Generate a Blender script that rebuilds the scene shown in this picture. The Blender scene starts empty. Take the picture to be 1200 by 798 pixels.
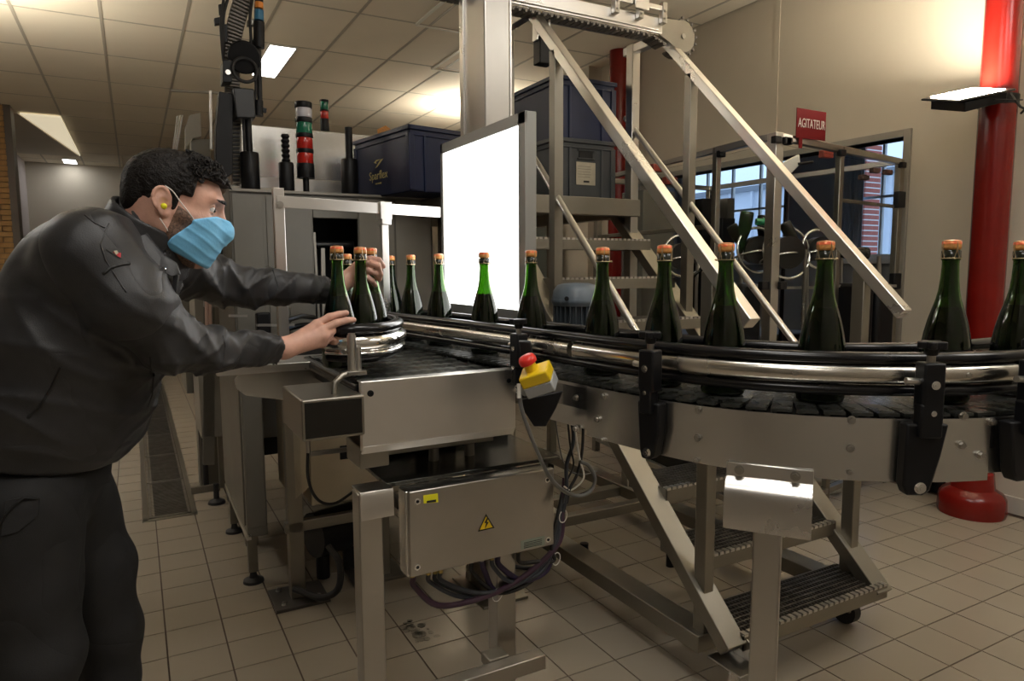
import bpy, math, random
import numpy as np
from mathutils import Vector, Matrix, noise
from bpy_extras.object_utils import world_to_camera_view
random.seed(7)
sc = bpy.context.scene
col = sc.collection
PI = math.pi
# ------------------------------------------------------------------ camera
CF = 806.285
CC = Vector((0.16697, -3.66439, 1.3939))
CM = ((0.87712, -0.48024, -0.00477), (0.05454, 0.08972, 0.99447), (0.47716, 0.87254, -0.10489))
YAW = 0.50043
cam_d = bpy.data.cameras.new('camera'); cam = bpy.data.objects.new('camera', cam_d); col.objects.link(cam)
cam.matrix_world = Matrix(((CM[0][0], CM[1][0], -CM[2][0], CC.x), (CM[0][1], CM[1][1], -CM[2][1], CC.y), (CM[0][2], CM[1][2], -CM[2][2], CC.z), (0, 0, 0, 1)))
cam_d.sensor_width = 36; cam_d.lens = CF/1200*36; cam_d.clip_end = 80; cam_d.clip_start = .02
sc.camera = cam
# ------------------------------------------------------------------ world, exposure
w = bpy.data.worlds.new('daylight'); sc.world = w; w.use_nodes = True
bg = w.node_tree.nodes['Background']; bg.inputs[0].default_value = (0.50, 0.68, 1.0, 1); bg.inputs[1].default_value = 1.3
sc.view_settings.view_transform = 'Standard'; sc.view_settings.look = 'None'
sc.view_settings.exposure = 0.28; sc.view_settings.gamma = 1; sc.view_settings.use_curve_mapping = False
LAMP = 9.5        # ceiling luminaire emission
FLOOD = 230.0      # floodlight emission
PANEL = 3.4       # inspection light board emission
# ------------------------------------------------------------------ measuring helpers (camera-ground frame -> world)
FW = Vector((math.sin(YAW), math.cos(YAW), 0)); RT = Vector((math.cos(YAW), -math.sin(YAW), 0))
def ray(x, y):
    a, b = (x-600)/CF, -(y-399)/CF
    return Vector([a*CM[0][i]+b*CM[1][i]+CM[2][i] for i in range(3)])
def onZ(x, y, z): d = ray(x, y); return CC+d*((z-CC.z)/d.z)
def onX(x, y, X): d = ray(x, y); return CC+d*((X-CC.x)/d.x)
def onY(x, y, Y): d = ray(x, y); return CC+d*((Y-CC.y)/d.y)
def onV(x, y, v): d = ray(x, y); return CC+d*(v/d.dot(FW))
def W(u, v, z): return Vector((CC.x, CC.y, 0))+RT*u+FW*v+Vector((0, 0, z))
# ------------------------------------------------------------------ mesh builder
class MB:
    def __init__(s): s.v = []; s.f = []; s.m = []; s.cur = 0
    def add(s, vs, fs):
        o = len(s.v); s.v += [tuple(p) for p in vs]; s.f += [tuple(i+o for i in f) for f in fs]; s.m += [s.cur]*len(fs); return s
    def box(s, c, d, R=None):
        c = Vector(c); h = [x/2 for x in d]
        vs = [Vector((i*h[0], j*h[1], k*h[2])) for k in (-1, 1) for j in (-1, 1) for i in (-1, 1)]
        if R is not None: vs = [R @ p for p in vs]
        return s.add([p+c for p in vs], [(0, 2, 3, 1), (4, 5, 7, 6), (0, 1, 5, 4), (2, 6, 7, 3), (0, 4, 6, 2), (1, 3, 7, 5)])
    def bb(s, x0, x1, y0, y1, z0, z1): return s.box(((x0+x1)/2, (y0+y1)/2, (z0+z1)/2), (abs(x1-x0), abs(y1-y0), abs(z1-z0)))
    def bar(s, a, b, w, h, up=(0, 0, 1)):       # rectangular bar from a to b
        a = Vector(a); b = Vector(b); d = (b-a); L = d.length; d.normalize()
        up = Vector(up)
        if abs(d.dot(up)) > .99: up = Vector((0, 1, 0))
        x = d.cross(up).normalized(); z = x.cross(d)
        R = Matrix((x, d, z)).transposed()
        return s.box((a+b)/2, (w, L, h), R)
    def cyl(s, a, b, r, n=16, r2=None, caps=True):
        a = Vector(a); b = Vector(b); r2 = r if r2 is None else r2
        d = (b-a).normalized(); x = d.orthogonal().normalized(); y = d.cross(x)
        vs = [a+(x*math.cos(t)+y*math.sin(t))*r for t in [2*PI*i/n for i in range(n)]]+[b+(x*math.cos(t)+y*math.sin(t))*r2 for t in [2*PI*i/n for i in range(n)]]
        fs = [(i, (i+1) % n, n+(i+1) % n, n+i) for i in range(n)]
        if caps: fs += [tuple(range(n))[::-1], tuple(range(n, 2*n))]
        return s.add(vs, fs)
    def tube(s, pts, r, n=10, caps=True, closed=False):
        pts = [Vector(p) for p in pts]; N = len(pts); vs = []; fs = []
        rs = r if isinstance(r, (list, tuple)) else [r]*N
        prev = None
        for i, p in enumerate(pts):
            if closed: t = (pts[(i+1) % N]-pts[i-1]).normalized()
            else: t = (pts[min(i+1, N-1)]-pts[max(i-1, 0)]).normalized()
            x = t.orthogonal().normalized() if prev is None else (prev-t*prev.dot(t)).normalized()
            prev = x; y = t.cross(x)
            vs += [p+(x*math.cos(2*PI*k/n)+y*math.sin(2*PI*k/n))*rs[i] for k in range(n)]
        for i in range(N if closed else N-1):
            j = (i+1) % N
            fs += [(i*n+k, i*n+(k+1) % n, j*n+(k+1) % n, j*n+k) for k in range(n)]
        if caps and not closed: fs += [tuple(range(n))[::-1], tuple((N-1)*n+k for k in range(n))]
        return s.add(vs, fs)
    def lathe(s, prof, o=(0, 0, 0), n=24, R=None, caps=True):
        o = Vector(o); vs = []
        for r, z in prof:
            for k in range(n):
                p = Vector((r*math.cos(2*PI*k/n), r*math.sin(2*PI*k/n), z))
                vs.append((R @ p if R is not None else p)+o)
        m = len(prof); fs = [(i*n+k, i*n+(k+1) % n, (i+1)*n+(k+1) % n, (i+1)*n+k) for i in range(m-1) for k in range(n)]
        if caps: fs += [tuple(range(n))[::-1], tuple((m-1)*n+k for k in range(n))]
        return s.add(vs, fs)
    def prism(s, pts, d):                        # polygon (list of 3D points) extruded by vector d
        pts = [Vector(p) for p in pts]; d = Vector(d); n = len(pts)
        return s.add(pts+[p+d for p in pts], [tuple(range(n))[::-1], tuple(range(n, 2*n))]+[(i, (i+1) % n, n+(i+1) % n, n+i) for i in range(n)])
    def sweep(s, path, prof, closed_prof=True):  # path: list of (point, outward normal); prof: (out, z) polygon
        n = len(prof); vs = []; fs = []
        for p, nn in path:
            vs += [Vector(p)+Vector(nn)*a+Vector((0, 0, z)) for a, z in prof]
        for i in range(len(path)-1):
            for k in range(n if closed_prof else n-1):
                fs.append((i*n+k, i*n+(k+1) % n, (i+1)*n+(k+1) % n, (i+1)*n+k))
        if closed_prof: fs += [tuple(range(n))[::-1], tuple((len(path)-1)*n+k for k in range(n))]
        return s.add(vs, fs)
    def sphere(s, c, r, n=14, m=8, sc_=(1, 1, 1)):
        c = Vector(c); vs = [c+Vector((0, 0, -r*sc_[2]))]
        for i in range(1, m):
            a = -PI/2+PI*i/m
            vs += [c+Vector((r*math.cos(a)*math.cos(2*PI*k/n)*sc_[0], r*math.cos(a)*math.sin(2*PI*k/n)*sc_[1], r*math.sin(a)*sc_[2])) for k in range(n)]
        vs.append(c+Vector((0, 0, r*sc_[2]))); T = len(vs)-1
        fs = [(0, 1+(k+1) % n, 1+k) for k in range(n)]
        for i in range(m-2): fs += [(1+i*n+k, 1+i*n+(k+1) % n, 1+(i+1)*n+(k+1) % n, 1+(i+1)*n+k) for k in range(n)]
        fs += [(1+(m-2)*n+k, 1+(m-2)*n+(k+1) % n, T) for k in range(n)]
        return s.add(vs, fs)
    def build(s, name, mat, parent=None, bevel=0, smooth=35, origin=None, seg=2):
        me = bpy.data.meshes.new(name)
        o3 = Vector(origin) if origin is not None else None
        vs = s.v if o3 is None else [tuple(Vector(p)-o3) for p in s.v]
        me.from_pydata(vs, [], s.f)
        mats = mat if isinstance(mat, (list, tuple)) else [mat]
        for m_ in mats: me.materials.append(m_)
        if len(mats) > 1: me.polygons.foreach_set('material_index', s.m)
        me.update()
        import bmesh
        bm = bmesh.new(); bm.from_mesh(me); bmesh.ops.recalc_face_normals(bm, faces=bm.faces); bm.to_mesh(me); bm.free()
        if smooth:
            me.polygons.foreach_set('use_smooth', [True]*len(me.polygons)); me.set_sharp_from_angle(angle=math.radians(smooth))
        o = bpy.data.objects.new(name, me); col.objects.link(o)
        if o3 is not None: o.location = o3
        if parent is not None: attach(o, parent)
        if bevel:
            b = o.modifiers.new('bevel', 'BEVEL'); b.width = bevel; b.segments = seg; b.limit_method = 'ANGLE'; b.angle_limit = math.radians(40); b.harden_normals = False
        return o
def attach(o, parent):
    o.parent = parent
    pm = Matrix.Identity(4); p = parent; chain = []
    while p is not None: chain.append(p); p = p.parent
    for p in reversed(chain): pm = pm @ p.matrix_parent_inverse @ p.matrix_basis
    o.matrix_parent_inverse = pm.inverted()
def tag(o, label=None, cat=None, group=None, kind=None):
    if label: o['label'] = label
    if cat: o['category'] = cat
    if group: o['group'] = group
    if kind: o['kind'] = kind
    return o
def thing(name, loc, label, cat, group=None, rz=0):
    o = bpy.data.objects.new(name, None); col.objects.link(o); o.location = loc; o.rotation_euler = (0, 0, rz); o.empty_display_size = .1
    return tag(o, label, cat, group)
def copy_thing(root, loc, label, rz=None, group=None):
    """copies a thing whose parts were built in its own local frame"""
    r = root.copy(); col.objects.link(r); r.location = loc
    if rz is not None: r.rotation_euler = (0, 0, rz)
    r['label'] = label
    if group: r['group'] = group
    def rec(a, b):
        for ch in list(a.children):
            c = ch.copy(); col.objects.link(c); c.parent = b; rec(ch, c)
    rec(root, r)
    return r
def text_part(name, body, size, mat, parent, M4, depth=.0006, align='CENTER'):
    cu = bpy.data.curves.new(name, 'FONT'); cu.body = body; cu.size = size; cu.extrude = depth; cu.align_x = align; cu.align_y = 'CENTER'; cu.resolution_u = 3
    t = bpy.data.objects.new(name, cu); col.objects.link(t)
    me = bpy.data.meshes.new_from_object(t); me.name = name
    bpy.data.objects.remove(t); me.transform(M4); me.materials.clear(); me.materials.append(mat)
    o = bpy.data.objects.new(name, me); col.objects.link(o)
    if parent is not None: attach(o, parent)
    return o
def frame_M(o, x, y):
    x = Vector(x).normalized(); y = Vector(y).normalized(); z = x.cross(y)
    return Matrix(((x.x, y.x, z.x, o[0]), (x.y, y.y, z.y, o[1]), (x.z, y.z, z.z, o[2]), (0, 0, 0, 1)))
# ------------------------------------------------------------------ materials
def mat(name, c, rough=.5, metal=0, var=.0, vscale=8, bump=0, bscale=60, stretch=None, rvar=0, emit=None, es=0, trans=0, ior=1.5, coat=0, spec=.5, dark=None):
    m = bpy.data.materials.new(name); m.use_nodes = True; nt = m.node_tree; N = nt.nodes; L = nt.links
    b = N['Principled BSDF']
    b.inputs['Base Color'].default_value = (*c, 1); b.inputs['Roughness'].default_value = rough; b.inputs['Metallic'].default_value = metal
    b.inputs['IOR'].default_value = ior; b.inputs['Transmission Weight'].default_value = trans; b.inputs['Coat Weight'].default_value = coat
    b.inputs['Specular IOR Level'].default_value = spec
    if emit: b.inputs['Emission Color'].default_value = (*emit, 1); b.inputs['Emission Strength'].default_value = es
    if var or rvar or bump:
        tc = N.new('ShaderNodeTexCoord'); mp = N.new('ShaderNodeMapping'); L.new(tc.outputs['Object'], mp.inputs[0])
        if stretch: mp.inputs['Scale'].default_value = stretch
        n1 = N.new('ShaderNodeTexNoise'); n1.inputs['Scale'].default_value = vscale; n1.inputs['Detail'].default_value = 5; n1.inputs['Roughness'].default_value = .62; L.new(mp.outputs[0], n1.inputs[0])
        if var:
            mx = N.new('ShaderNodeMix'); mx.data_type = 'RGBA'
            dk = dark or [x*(1-var) for x in c]; lt = [min(1, x*(1+var*.5)) for x in c]
            mx.inputs[6].default_value = (*dk, 1); mx.inputs[7].default_value = (*lt, 1)
            rp = N.new('ShaderNodeMapRange'); rp.inputs[1].default_value = .3; rp.inputs[2].default_value = .7; L.new(n1.outputs[0], rp.inputs[0]); L.new(rp.outputs[0], mx.inputs[0]); L.new(mx.outputs[2], b.inputs['Base Color'])
        if rvar:
            rr = N.new('ShaderNodeMapRange'); rr.inputs[1].default_value = .3; rr.inputs[2].default_value = .7; rr.inputs[3].default_value = max(.02, rough-rvar); rr.inputs[4].default_value = rough+rvar; L.new(n1.outputs[0], rr.inputs[0]); L.new(rr.outputs[0], b.inputs['Roughness'])
        if bump:
            n2 = N.new('ShaderNodeTexNoise'); n2.inputs['Scale'].default_value = bscale; n2.inputs['Detail'].default_value = 3; L.new(mp.outputs[0], n2.inputs[0])
            bp = N.new('ShaderNodeBump'); bp.inputs['Strength'].default_value = bump; bp.inputs['Distance'].default_value = .004; L.new(n2.outputs[0], bp.inputs['Height']); L.new(bp.outputs[0], b.inputs['Normal'])
    return m
STEEL = mat('brushed_steel', (.46, .44, .405), .31, 1, var=.10, vscale=2.5, rvar=.04, bump=.03, bscale=200)
STEELH = mat('brushed_steel_plate', (.72, .71, .68), .25, 1, var=.06, vscale=2.5, rvar=.03, bump=.02, bscale=200)
STEELD = mat('dull_steel', (.30, .28, .24), .40, 1, var=.15, vscale=3, rvar=.05, bump=.03, bscale=160)
STEELW = mat('pale_satin_steel', (.72, .70, .67), .29, 1, var=.06, vscale=3, rvar=.03)
CHROME = mat('polished_chrome', (.80, .79, .77), .12, 1, rvar=.05, vscale=9)
RAILM = mat('rail_steel', (.66, .63, .57), .24, 1, var=.2, vscale=7, rvar=.08)
GALV = mat('grating_steel', (.30, .28, .25), .42, 1, var=.3, vscale=12)
PAINT = mat('grey_painted_metal', (.20, .19, .165), .42, .35, var=.12, vscale=3, rvar=.06)
PAINTL = mat('pale_painted_metal', (.32, .30, .26), .45, .2, var=.1, vscale=3, rvar=.06)
BLACK = mat('black_plastic', (.006, .006, .007), .42, 0, var=.3, vscale=20, spec=.3)
BLACKG = mat('black_rail_plastic', (.007, .007, .008), .22, 0, rvar=.06, vscale=12, spec=.4)
RUBBER = mat('black_rubber', (.015, .014, .014), .6)
DARK = mat('dark_interior', (.010, .010, .010), .7)
CHAIN = mat('dark_chain_plate', (.075, .078, .070), .25, .55, var=.5, vscale=14, rvar=.14, bump=.2, bscale=30)
WALL = mat('cream_wall_paint', (.60, .545, .45), .62, 0, var=.04, vscale=1.2, bump=.06, bscale=40)
WALLW = mat('pale_wall_paint', (.62, .58, .50), .65, 0, var=.04, vscale=1.2)
CEILM = mat('ceiling_board', (.82, .75, .62), .8, 0, var=.03, vscale=2)
GRIDM = mat('ceiling_grid', (.36, .33, .28), .5)
TILE = mat('beige_floor_tile', (.345, .295, .23), .27, 0, var=.035, vscale=.9)
_nt = TILE.node_tree
_g = _nt.nodes.new('ShaderNodeNewGeometry')
for _l in list(_nt.links):
    if _l.from_node.type == 'TEX_COORD': _to = _l.to_socket; _nt.links.remove(_l); _nt.links.new(_g.outputs['Position'], _to)
GROUT = mat('dark_grout', (.065, .04, .025), .8)
REDP = mat('red_gloss_paint', (.19, .008, .005), .2, 0, var=.15, vscale=6, bump=.06, bscale=12)
NAVY = mat('navy_plastic', (.008, .017, .062), .38, 0, var=.15, vscale=9)
GREYP = mat('grey_plastic', (.055, .062, .068), .42, 0, var=.15, vscale=9)
MOTOR = mat('grey_blue_enamel', (.10, .125, .15), .38, 0, var=.1, vscale=9)
SKIN = mat('skin', (.66, .38, .29), .48, 0, var=.16, vscale=22, bump=.12, bscale=160, spec=.4)
for s_ in ('Subsurface Weight',): SKIN.node_tree.nodes['Principled BSDF'].inputs[s_].default_value = .12; SKIN.node_tree.nodes['Principled BSDF'].inputs['Subsurface Radius'].default_value = (.012, .004, .002)
JACKET = mat('charcoal_workwear_cloth', (.024, .024, .026), .47, 0, var=.2, vscale=30, bump=.12, bscale=420, spec=.45)
JACKET.node_tree.nodes['Principled BSDF'].inputs['Sheen Weight'].default_value = .1; JACKET.node_tree.nodes['Principled BSDF'].inputs['Sheen Roughness'].default_value = .4
TROUS = mat('black_trouser_cloth', (.012, .012, .013), .75, 0, var=.2, vscale=20, bump=.15, bscale=350)
TRIMK = mat('black_piping', (.006, .006, .006), .5)
HAIR = mat('dark_brown_hair', (.008, .006, .005), .55, 0, var=.4, vscale=60, bump=.8, bscale=260, spec=.25)
MASKM = mat('light_blue_mask_fabric', (.20, .56, .90), .65, 0, var=.08, vscale=15, bump=.1, bscale=200)
WHITEP = mat('white_plastic', (.75, .73, .68), .4)
YELLOW = mat('yellow_plastic', (.82, .56, .01), .4)
def wrinkle(m, s, st_, dist):
    nt = m.node_tree; N = nt.nodes; L = nt.links; b = N['Principled BSDF']; old = b.inputs['Normal'].links[0].from_node
    tc = N.new('ShaderNodeTexCoord'); n = N.new('ShaderNodeTexNoise'); n.inputs['Scale'].default_value = s; n.inputs['Detail'].default_value = 1.0; n.inputs['Distortion'].default_value = .5
    L.new(tc.outputs['Object'], n.inputs[0]); r = N.new('ShaderNodeMath'); r.operation = 'SUBTRACT'; r.inputs[1].default_value = .5; L.new(n.outputs[0], r.inputs[0])
    a = N.new('ShaderNodeMath'); a.operation = 'ABSOLUTE'; L.new(r.outputs[0], a.inputs[0]); p = N.new('ShaderNodeMath'); p.operation = 'POWER'; p.inputs[1].default_value = .6; L.new(a.outputs[0], p.inputs[0])
    bp = N.new('ShaderNodeBump'); bp.inputs['Strength'].default_value = st_; bp.inputs['Distance'].default_value = dist; L.new(p.outputs[0], bp.inputs['Height']); L.new(bp.outputs[0], old.inputs['Normal'])
wrinkle(JACKET, 5.0, .30, .03); wrinkle(TROUS, 4.0, .3, .04)
YELF = mat('yellow_foam', (.85, .80, .02), .6)
REDB = mat('red_button_plastic', (.72, .03, .02), .35)
GREYL = mat('light_grey_plastic', (.36, .37, .37), .4)
GREYC = mat('grey_cable_sheath', (.16, .165, .165), .45)
PURP = mat('dark_violet_hose', (.035, .022, .065), .42)
HOSE = mat('slate_hose', (.035, .04, .05), .42)
PLUM = mat('plum_hose', (.05, .02, .04), .42)
BRASS = mat('brass_fitting', (.42, .33, .12), .35, 1, var=.2, vscale=40)
BRICKM = mat('ochre_brick', (.40, .23, .085), .85, 0, var=.25, vscale=10, bump=.3, bscale=50)
MORTAR = mat('mortar', (.22, .16, .09), .9)
BRICKR = mat('red_brick', (.36, .10, .07), .85, 0, var=.25, vscale=10)
CORK = mat('cork', (.72, .33, .09), .6, 0, var=.3, vscale=200)
CAPM = mat('red_gold_cap', (.75, .07, .05), .30, .3, var=.5, vscale=90, dark=(.80, .38, .12))
WIREM = mat('muselet_wire', (.62, .48, .30), .3, 1)
GLASSG = mat('green_bottle_glass', (.085, .22, .018), .02, 0, trans=1, ior=1.5)
WINE = mat('wine_behind_green_glass', (.0045, .0140, .0030), .08, 0, spec=.25)
PANE = mat('clear_pane', (.93, .96, .96), .0, 0, trans=1, ior=1.05)
LIGHTM = mat('luminaire_diffuser', (.9, .9, .9), .5, emit=(1, .965, .91), es=LAMP)
FLOODM = mat('floodlight_lens', (.9, .9, .9), .5, emit=(1, .91, .74), es=FLOOD)
BOARDM = mat('light_board_diffuser', (.9, .9, .9), .5, emit=(1, .99, .97), es=PANEL)
ALUF = mat('grey_board_frame', (.34, .34, .32), .45, .6)
SIGNR = mat('dark_red_sign', (.16, .010, .012), .8, spec=.1)
SIGNW = mat('white_lettering', (.70, .60, .55), .8, spec=.1)
LOGO = mat('pale_gold_print', (.60, .52, .22), .5)
PAPER = mat('cream_paper_label', (.52, .47, .36), .7, 0, var=.15, vscale=30)
INK = mat('black_ink', (.02, .02, .02), .5)
LGREEN = mat('green_signal_lens', (.01, .16, .09), .15, 0, spec=.6)
LRED = mat('red_signal_lens', (.50, .02, .012), .15, 0, spec=.6)
LCLEAR = mat('clear_signal_lens', (.55, .54, .58), .15, 0, spec=.6)
BLUEC = mat('blue_connector', (.02, .16, .30), .35)
ORANGE = mat('orange_connector', (.75, .25, .03), .4)
TANL = mat('tan_chain_link', (.20, .18, .155), .45, .3)
EYEW = mat('eye_white', (.75, .70, .66), .15)
IRIS = mat('dark_iris', (.03, .015, .008), .1)
CLADM = mat('white_cladding_outside', (.62, .66, .72), .7, 0, var=.06, vscale=3)
LIPM = mat('dark_bottle_lip', (.012, .014, .008), .15)
NIPPLE = mat('chrome_snap', (.6, .6, .6), .2, 1)
WATER = mat('water_film', (.9, .92, .92), .02, 0, trans=1, ior=1.33)
WATER.node_tree.nodes['Principled BSDF'].inputs['Alpha'].default_value = 1
EMBR = mat('red_embroidery', (.45, .02, .03), .6)
STRAPM = mat('white_elastic', (.75, .70, .66), .7)
"""keep lens colours clean"""
# ================================================================== SETTING
X0, X1, Y0, Y1, ZC = -3.4, 4.458, -4.6, 12.2, 3.41
# floor: slab of grout, tiles as parts (300 that show largest), the rest one stuff part
fl = MB().bb(X0-.1, 6.6, Y0-.1, Y1+.1, -.12, -.004).build('floor', GROUT, smooth=0); tag(fl, kind='structure')
T = .2; cells = []
def inview(p, mx=.12):
    q = p-CC; z = q.dot(Vector(CM[2]))
    if z < .15: return None
    x = 600+CF*q.dot(Vector(CM[0]))/z; y = 399-CF*q.dot(Vector(CM[1]))/z
    return (x, y, z) if (-1200*mx < x < 1200*(1+mx) and -798*mx < y < 798*(1+mx)) else None
for i in range(int(X0/T)-1, int(6.4/T)+1):
    for j in range(int(Y0/T), int(Y1/T)):
        cx, cy = (i+.5)*T, (j+.5)*T
        if .14 < cx < .42 and .6 < cy < 6.6: continue
        if cx > X1-.02 and not (-1.0 < cy < 1.7): 
            if cx < 4.6 or cy < -1.0 or cy > 3.4: continue
        q = inview(Vector((cx, cy, 0)), .05); hid = q and (q[0] < 150 and q[1] > 420)
        a = (1/q[2]**3 if q else 0)*(0.02 if hid else 1)
        cells.append((a, cx, cy))
cells.sort(reverse=True)
tm = MB(); tm.box((0, 0, -.006), (T-.0055, T-.0055, .012)); tile0 = tm.build('floor_tile', TILE, fl, smooth=0)
tmesh = tile0.data; bpy.data.objects.remove(tile0)
rnd = random.Random(3)
for a, cx, cy in cells[:300]:
    o = bpy.data.objects.new('floor_tile', tmesh); col.objects.link(o); o.parent = fl
    o.location = (cx, cy, rnd.uniform(-.0004, .0004)); o.rotation_euler = (rnd.uniform(-.0015, .0015), rnd.uniform(-.0015, .0015), 0)
b = MB()
for a, cx, cy in cells[300:]: b.box((cx, cy, -.006+rnd.uniform(-.0004, .0004)), (T-.0055, T-.0055, .012))
tag(b.build('tile_field', TILE, fl, smooth=0), kind='stuff')
# drain channel with grates
dr = thing('floor_drain', (.27, .6, 0), 'long stainless drain channel with slatted grates set in the floor tiles', 'drain')
b = MB(); b.bb(.135, .165, .56, 6.6, -.01, .004); b.bb(.385, .415, .56, 6.6, -.01, .004); b.bb(.135, .415, .55, .585, -.01, .004); b.bb(.165, .17, .57, 6.6, -.004, -.002)
b.build('channel_frame', STEELD, dr, bevel=.001); MB().bb(.166, .384, .585, 6.6, -.0045, -.0035).build('painted_channel_dark', DARK, dr, smooth=0)  # black sheet under the grates paints the dark of the channel's depth
y = .60
for k in range(8):
    g = MB(); y2 = y+.72
    g.bb(.168, .182, y, y2, -.0035, .0035); g.bb(.368, .382, y, y2, -.0035, .0035); g.bb(.17, .38, y, y+.014, -.0035, .0035); g.bb(.17, .38, y2-.014, y2, -.0035, .0035)
    n = 30 if k < 3 else 16
    for q in range(1, n): yy = y+(y2-y)*q/n; g.bb(.182, .368, yy-.004, yy+.004, -.0034, .002)
    g.build('grate', GALV, dr, smooth=0); y = y2+.01
# ceiling: T-grid and boards as parts
cl = MB().bb(X0, X1, Y0, Y1, ZC+.012, ZC+.09).build('ceiling', GRIDM, smooth=0); tag(cl, kind='structure')
GX = [-.55+.6*k for k in range(-5, 10)]; GY = [1.92+1.08*k for k in range(-7, 11)]
g = MB()
for x in GX:
    if X0 < x < X1: g.bb(x-.012, x+.012, Y0, Y1, ZC-.002, ZC+.014)
for y in GY:
    if Y0 < y < Y1: g.bb(X0, X1, y-.010, y+.010, ZC-.001, ZC+.014)
g.build('ceiling_grid', mat('grid_bar', (.46, .42, .35), .5), cl, smooth=0)
xs = [X0]+[x for x in GX if X0 < x < X1]+[X1]; ys = [Y0]+[y for y in GY if Y0 < y < Y1]+[Y1]
LW = (-1.15, -.52, 7.3, 9.5)
for i in range(len(xs)-1):
    for j in range(len(ys)-1):
        x0, x1, y0, y1 = xs[i]+.012, xs[i+1]-.012, ys[j]+.01, ys[j+1]-.01
        if x1-x0 < .03: continue
        o = MB().bb(x0, x1, y0, y1, ZC+.001, ZC+.011).build('ceiling_board', CEILM, cl, smooth=0)
def wallpart(name, *bx, m=WALL):
    return tag(MB().bb(*bx).build(name, m, smooth=0), kind='structure')
# right wall with the wide opening to the bright annex
wr = MB(); OY0, OY1, OZ = -.97, 1.62, 2.20
wr.bb(X1, X1+.12, Y0, OY0, 0, ZC+.1); wr.bb(X1, X1+.12, OY1, Y1, 0, ZC+.1); wr.bb(X1, X1+.12, OY0, OY1, OZ, ZC+.1)
wr = tag(wr.build('wall_right', WALL, smooth=0), kind='structure')
for y in (-3.2, .05, 3.6): MB().bb(X1-.006, X1+.001, y-.022, y+.022, OZ+.1 if y < .2 and y > -.9 else 0, ZC).build('wall_joint_strip', WALL, wr, smooth=0)
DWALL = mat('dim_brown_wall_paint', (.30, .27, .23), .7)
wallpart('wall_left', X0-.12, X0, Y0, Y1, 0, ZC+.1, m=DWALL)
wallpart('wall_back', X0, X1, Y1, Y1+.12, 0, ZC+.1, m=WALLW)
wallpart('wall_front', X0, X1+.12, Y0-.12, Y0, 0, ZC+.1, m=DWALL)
bb_ = MB(); bb_.bb(X1-.016, X1, Y0, OY0-.05, 0, .098); bb_.bb(X1-.016, X1, OY1+.05, Y1, 0, .098); tag(bb_.build('baseboard_right', mat('skirting', (.5, .47, .42), .4), bevel=.003), kind='structure')
tr = MB()
tr.bb(X1-.02, X1+.14, OY0-.045, OY0, 0, OZ+.045); tr.bb(X1-.02, X1+.14, OY1, OY1+.045, 0, OZ+.045); tr.bb(X1-.02, X1+.14, OY0, OY1, OZ, OZ+.045)
tag(tr.build('trim_1', PAINTL, bevel=.003), kind='structure')
# far pilaster and partitions further back on the right wall
tag(MB().bb(X1-.16, X1, 2.25, 2.62, 0, ZC).build('trim_2', WALL, smooth=0), kind='structure')
dd = MB(); dd.bb(X1-.05, X1, 4.7, 5.6, 0, 2.1); d1 = tag(dd.build('door_1', mat('grey_green_door', (.20, .24, .23), .4), bevel=.004), kind='structure')
MB().cyl((X1-.08, 4.82, 1.02), (X1-.08, 4.94, 1.02), .011).build('door_handle', CHROME, d1)
# annex beyond the opening
an = MB(); AX = 6.55
an.bb(AX, AX+.12, -1.1, .12, 0, 3.0); an.bb(AX, AX+.12, .12, 3.3, 0, 1.46); an.bb(AX, AX+.12, .12, 3.3, 2.78, 3.0); an.bb(AX, AX+.12, .98, 1.62, 1.46, 2.78); an.bb(AX, AX+.12, 3.3, 3.5, 0, 3.0)
an.bb(X1+.12, AX, 3.4, 3.5, 0, 3.0); an.bb(X1+.12, AX, -1.12, -1.02, 0, 3.0); an.bb(X1+.12, AX+.12, -1.1, 3.5, 2.95, 3.05)
an.bb(X1+.12, X1+.2, OY1, 3.5, 0, 3.0)
tag(an.build('wall_annex', mat('annex_wall_paint', (.30, .30, .30), .6), smooth=0), kind='structure')
for k, (y0, y1) in enumerate(((.12, .98), (1.62, 3.3))):
    f = MB(); z0, z1 = 1.46, 2.78
    f.bb(AX-.02, AX+.06, y0, y1, z0, z0+.05); f.bb(AX-.02, AX+.06, y0, y1, z1-.05, z1); f.bb(AX-.02, AX+.06, y0, y0+.05, z0, z1); f.bb(AX-.02, AX+.06, y1-.05, y1, z0, z1)
    n = 2 if k == 0 else 4
    for q in range(1, n): yy = y0+(y1-y0)*q/n; f.bb(AX, AX+.04, yy-.012, yy+.012, z0, z1)
    f.bb(AX, AX+.04, y0, y1, 2.05, 2.075); f.bb(AX-.10, AX, y0-.03, y1+.03, z0-.04, z0)
    wd = tag(f.build('window_%d' % (k+1), WHITEP, bevel=.003), kind='structure')
    MB().bb(AX+.015, AX+.02, y0+.04, y1-.04, z0+.04, z1-.04).build('pane', PANE, wd, smooth=0)
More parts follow.
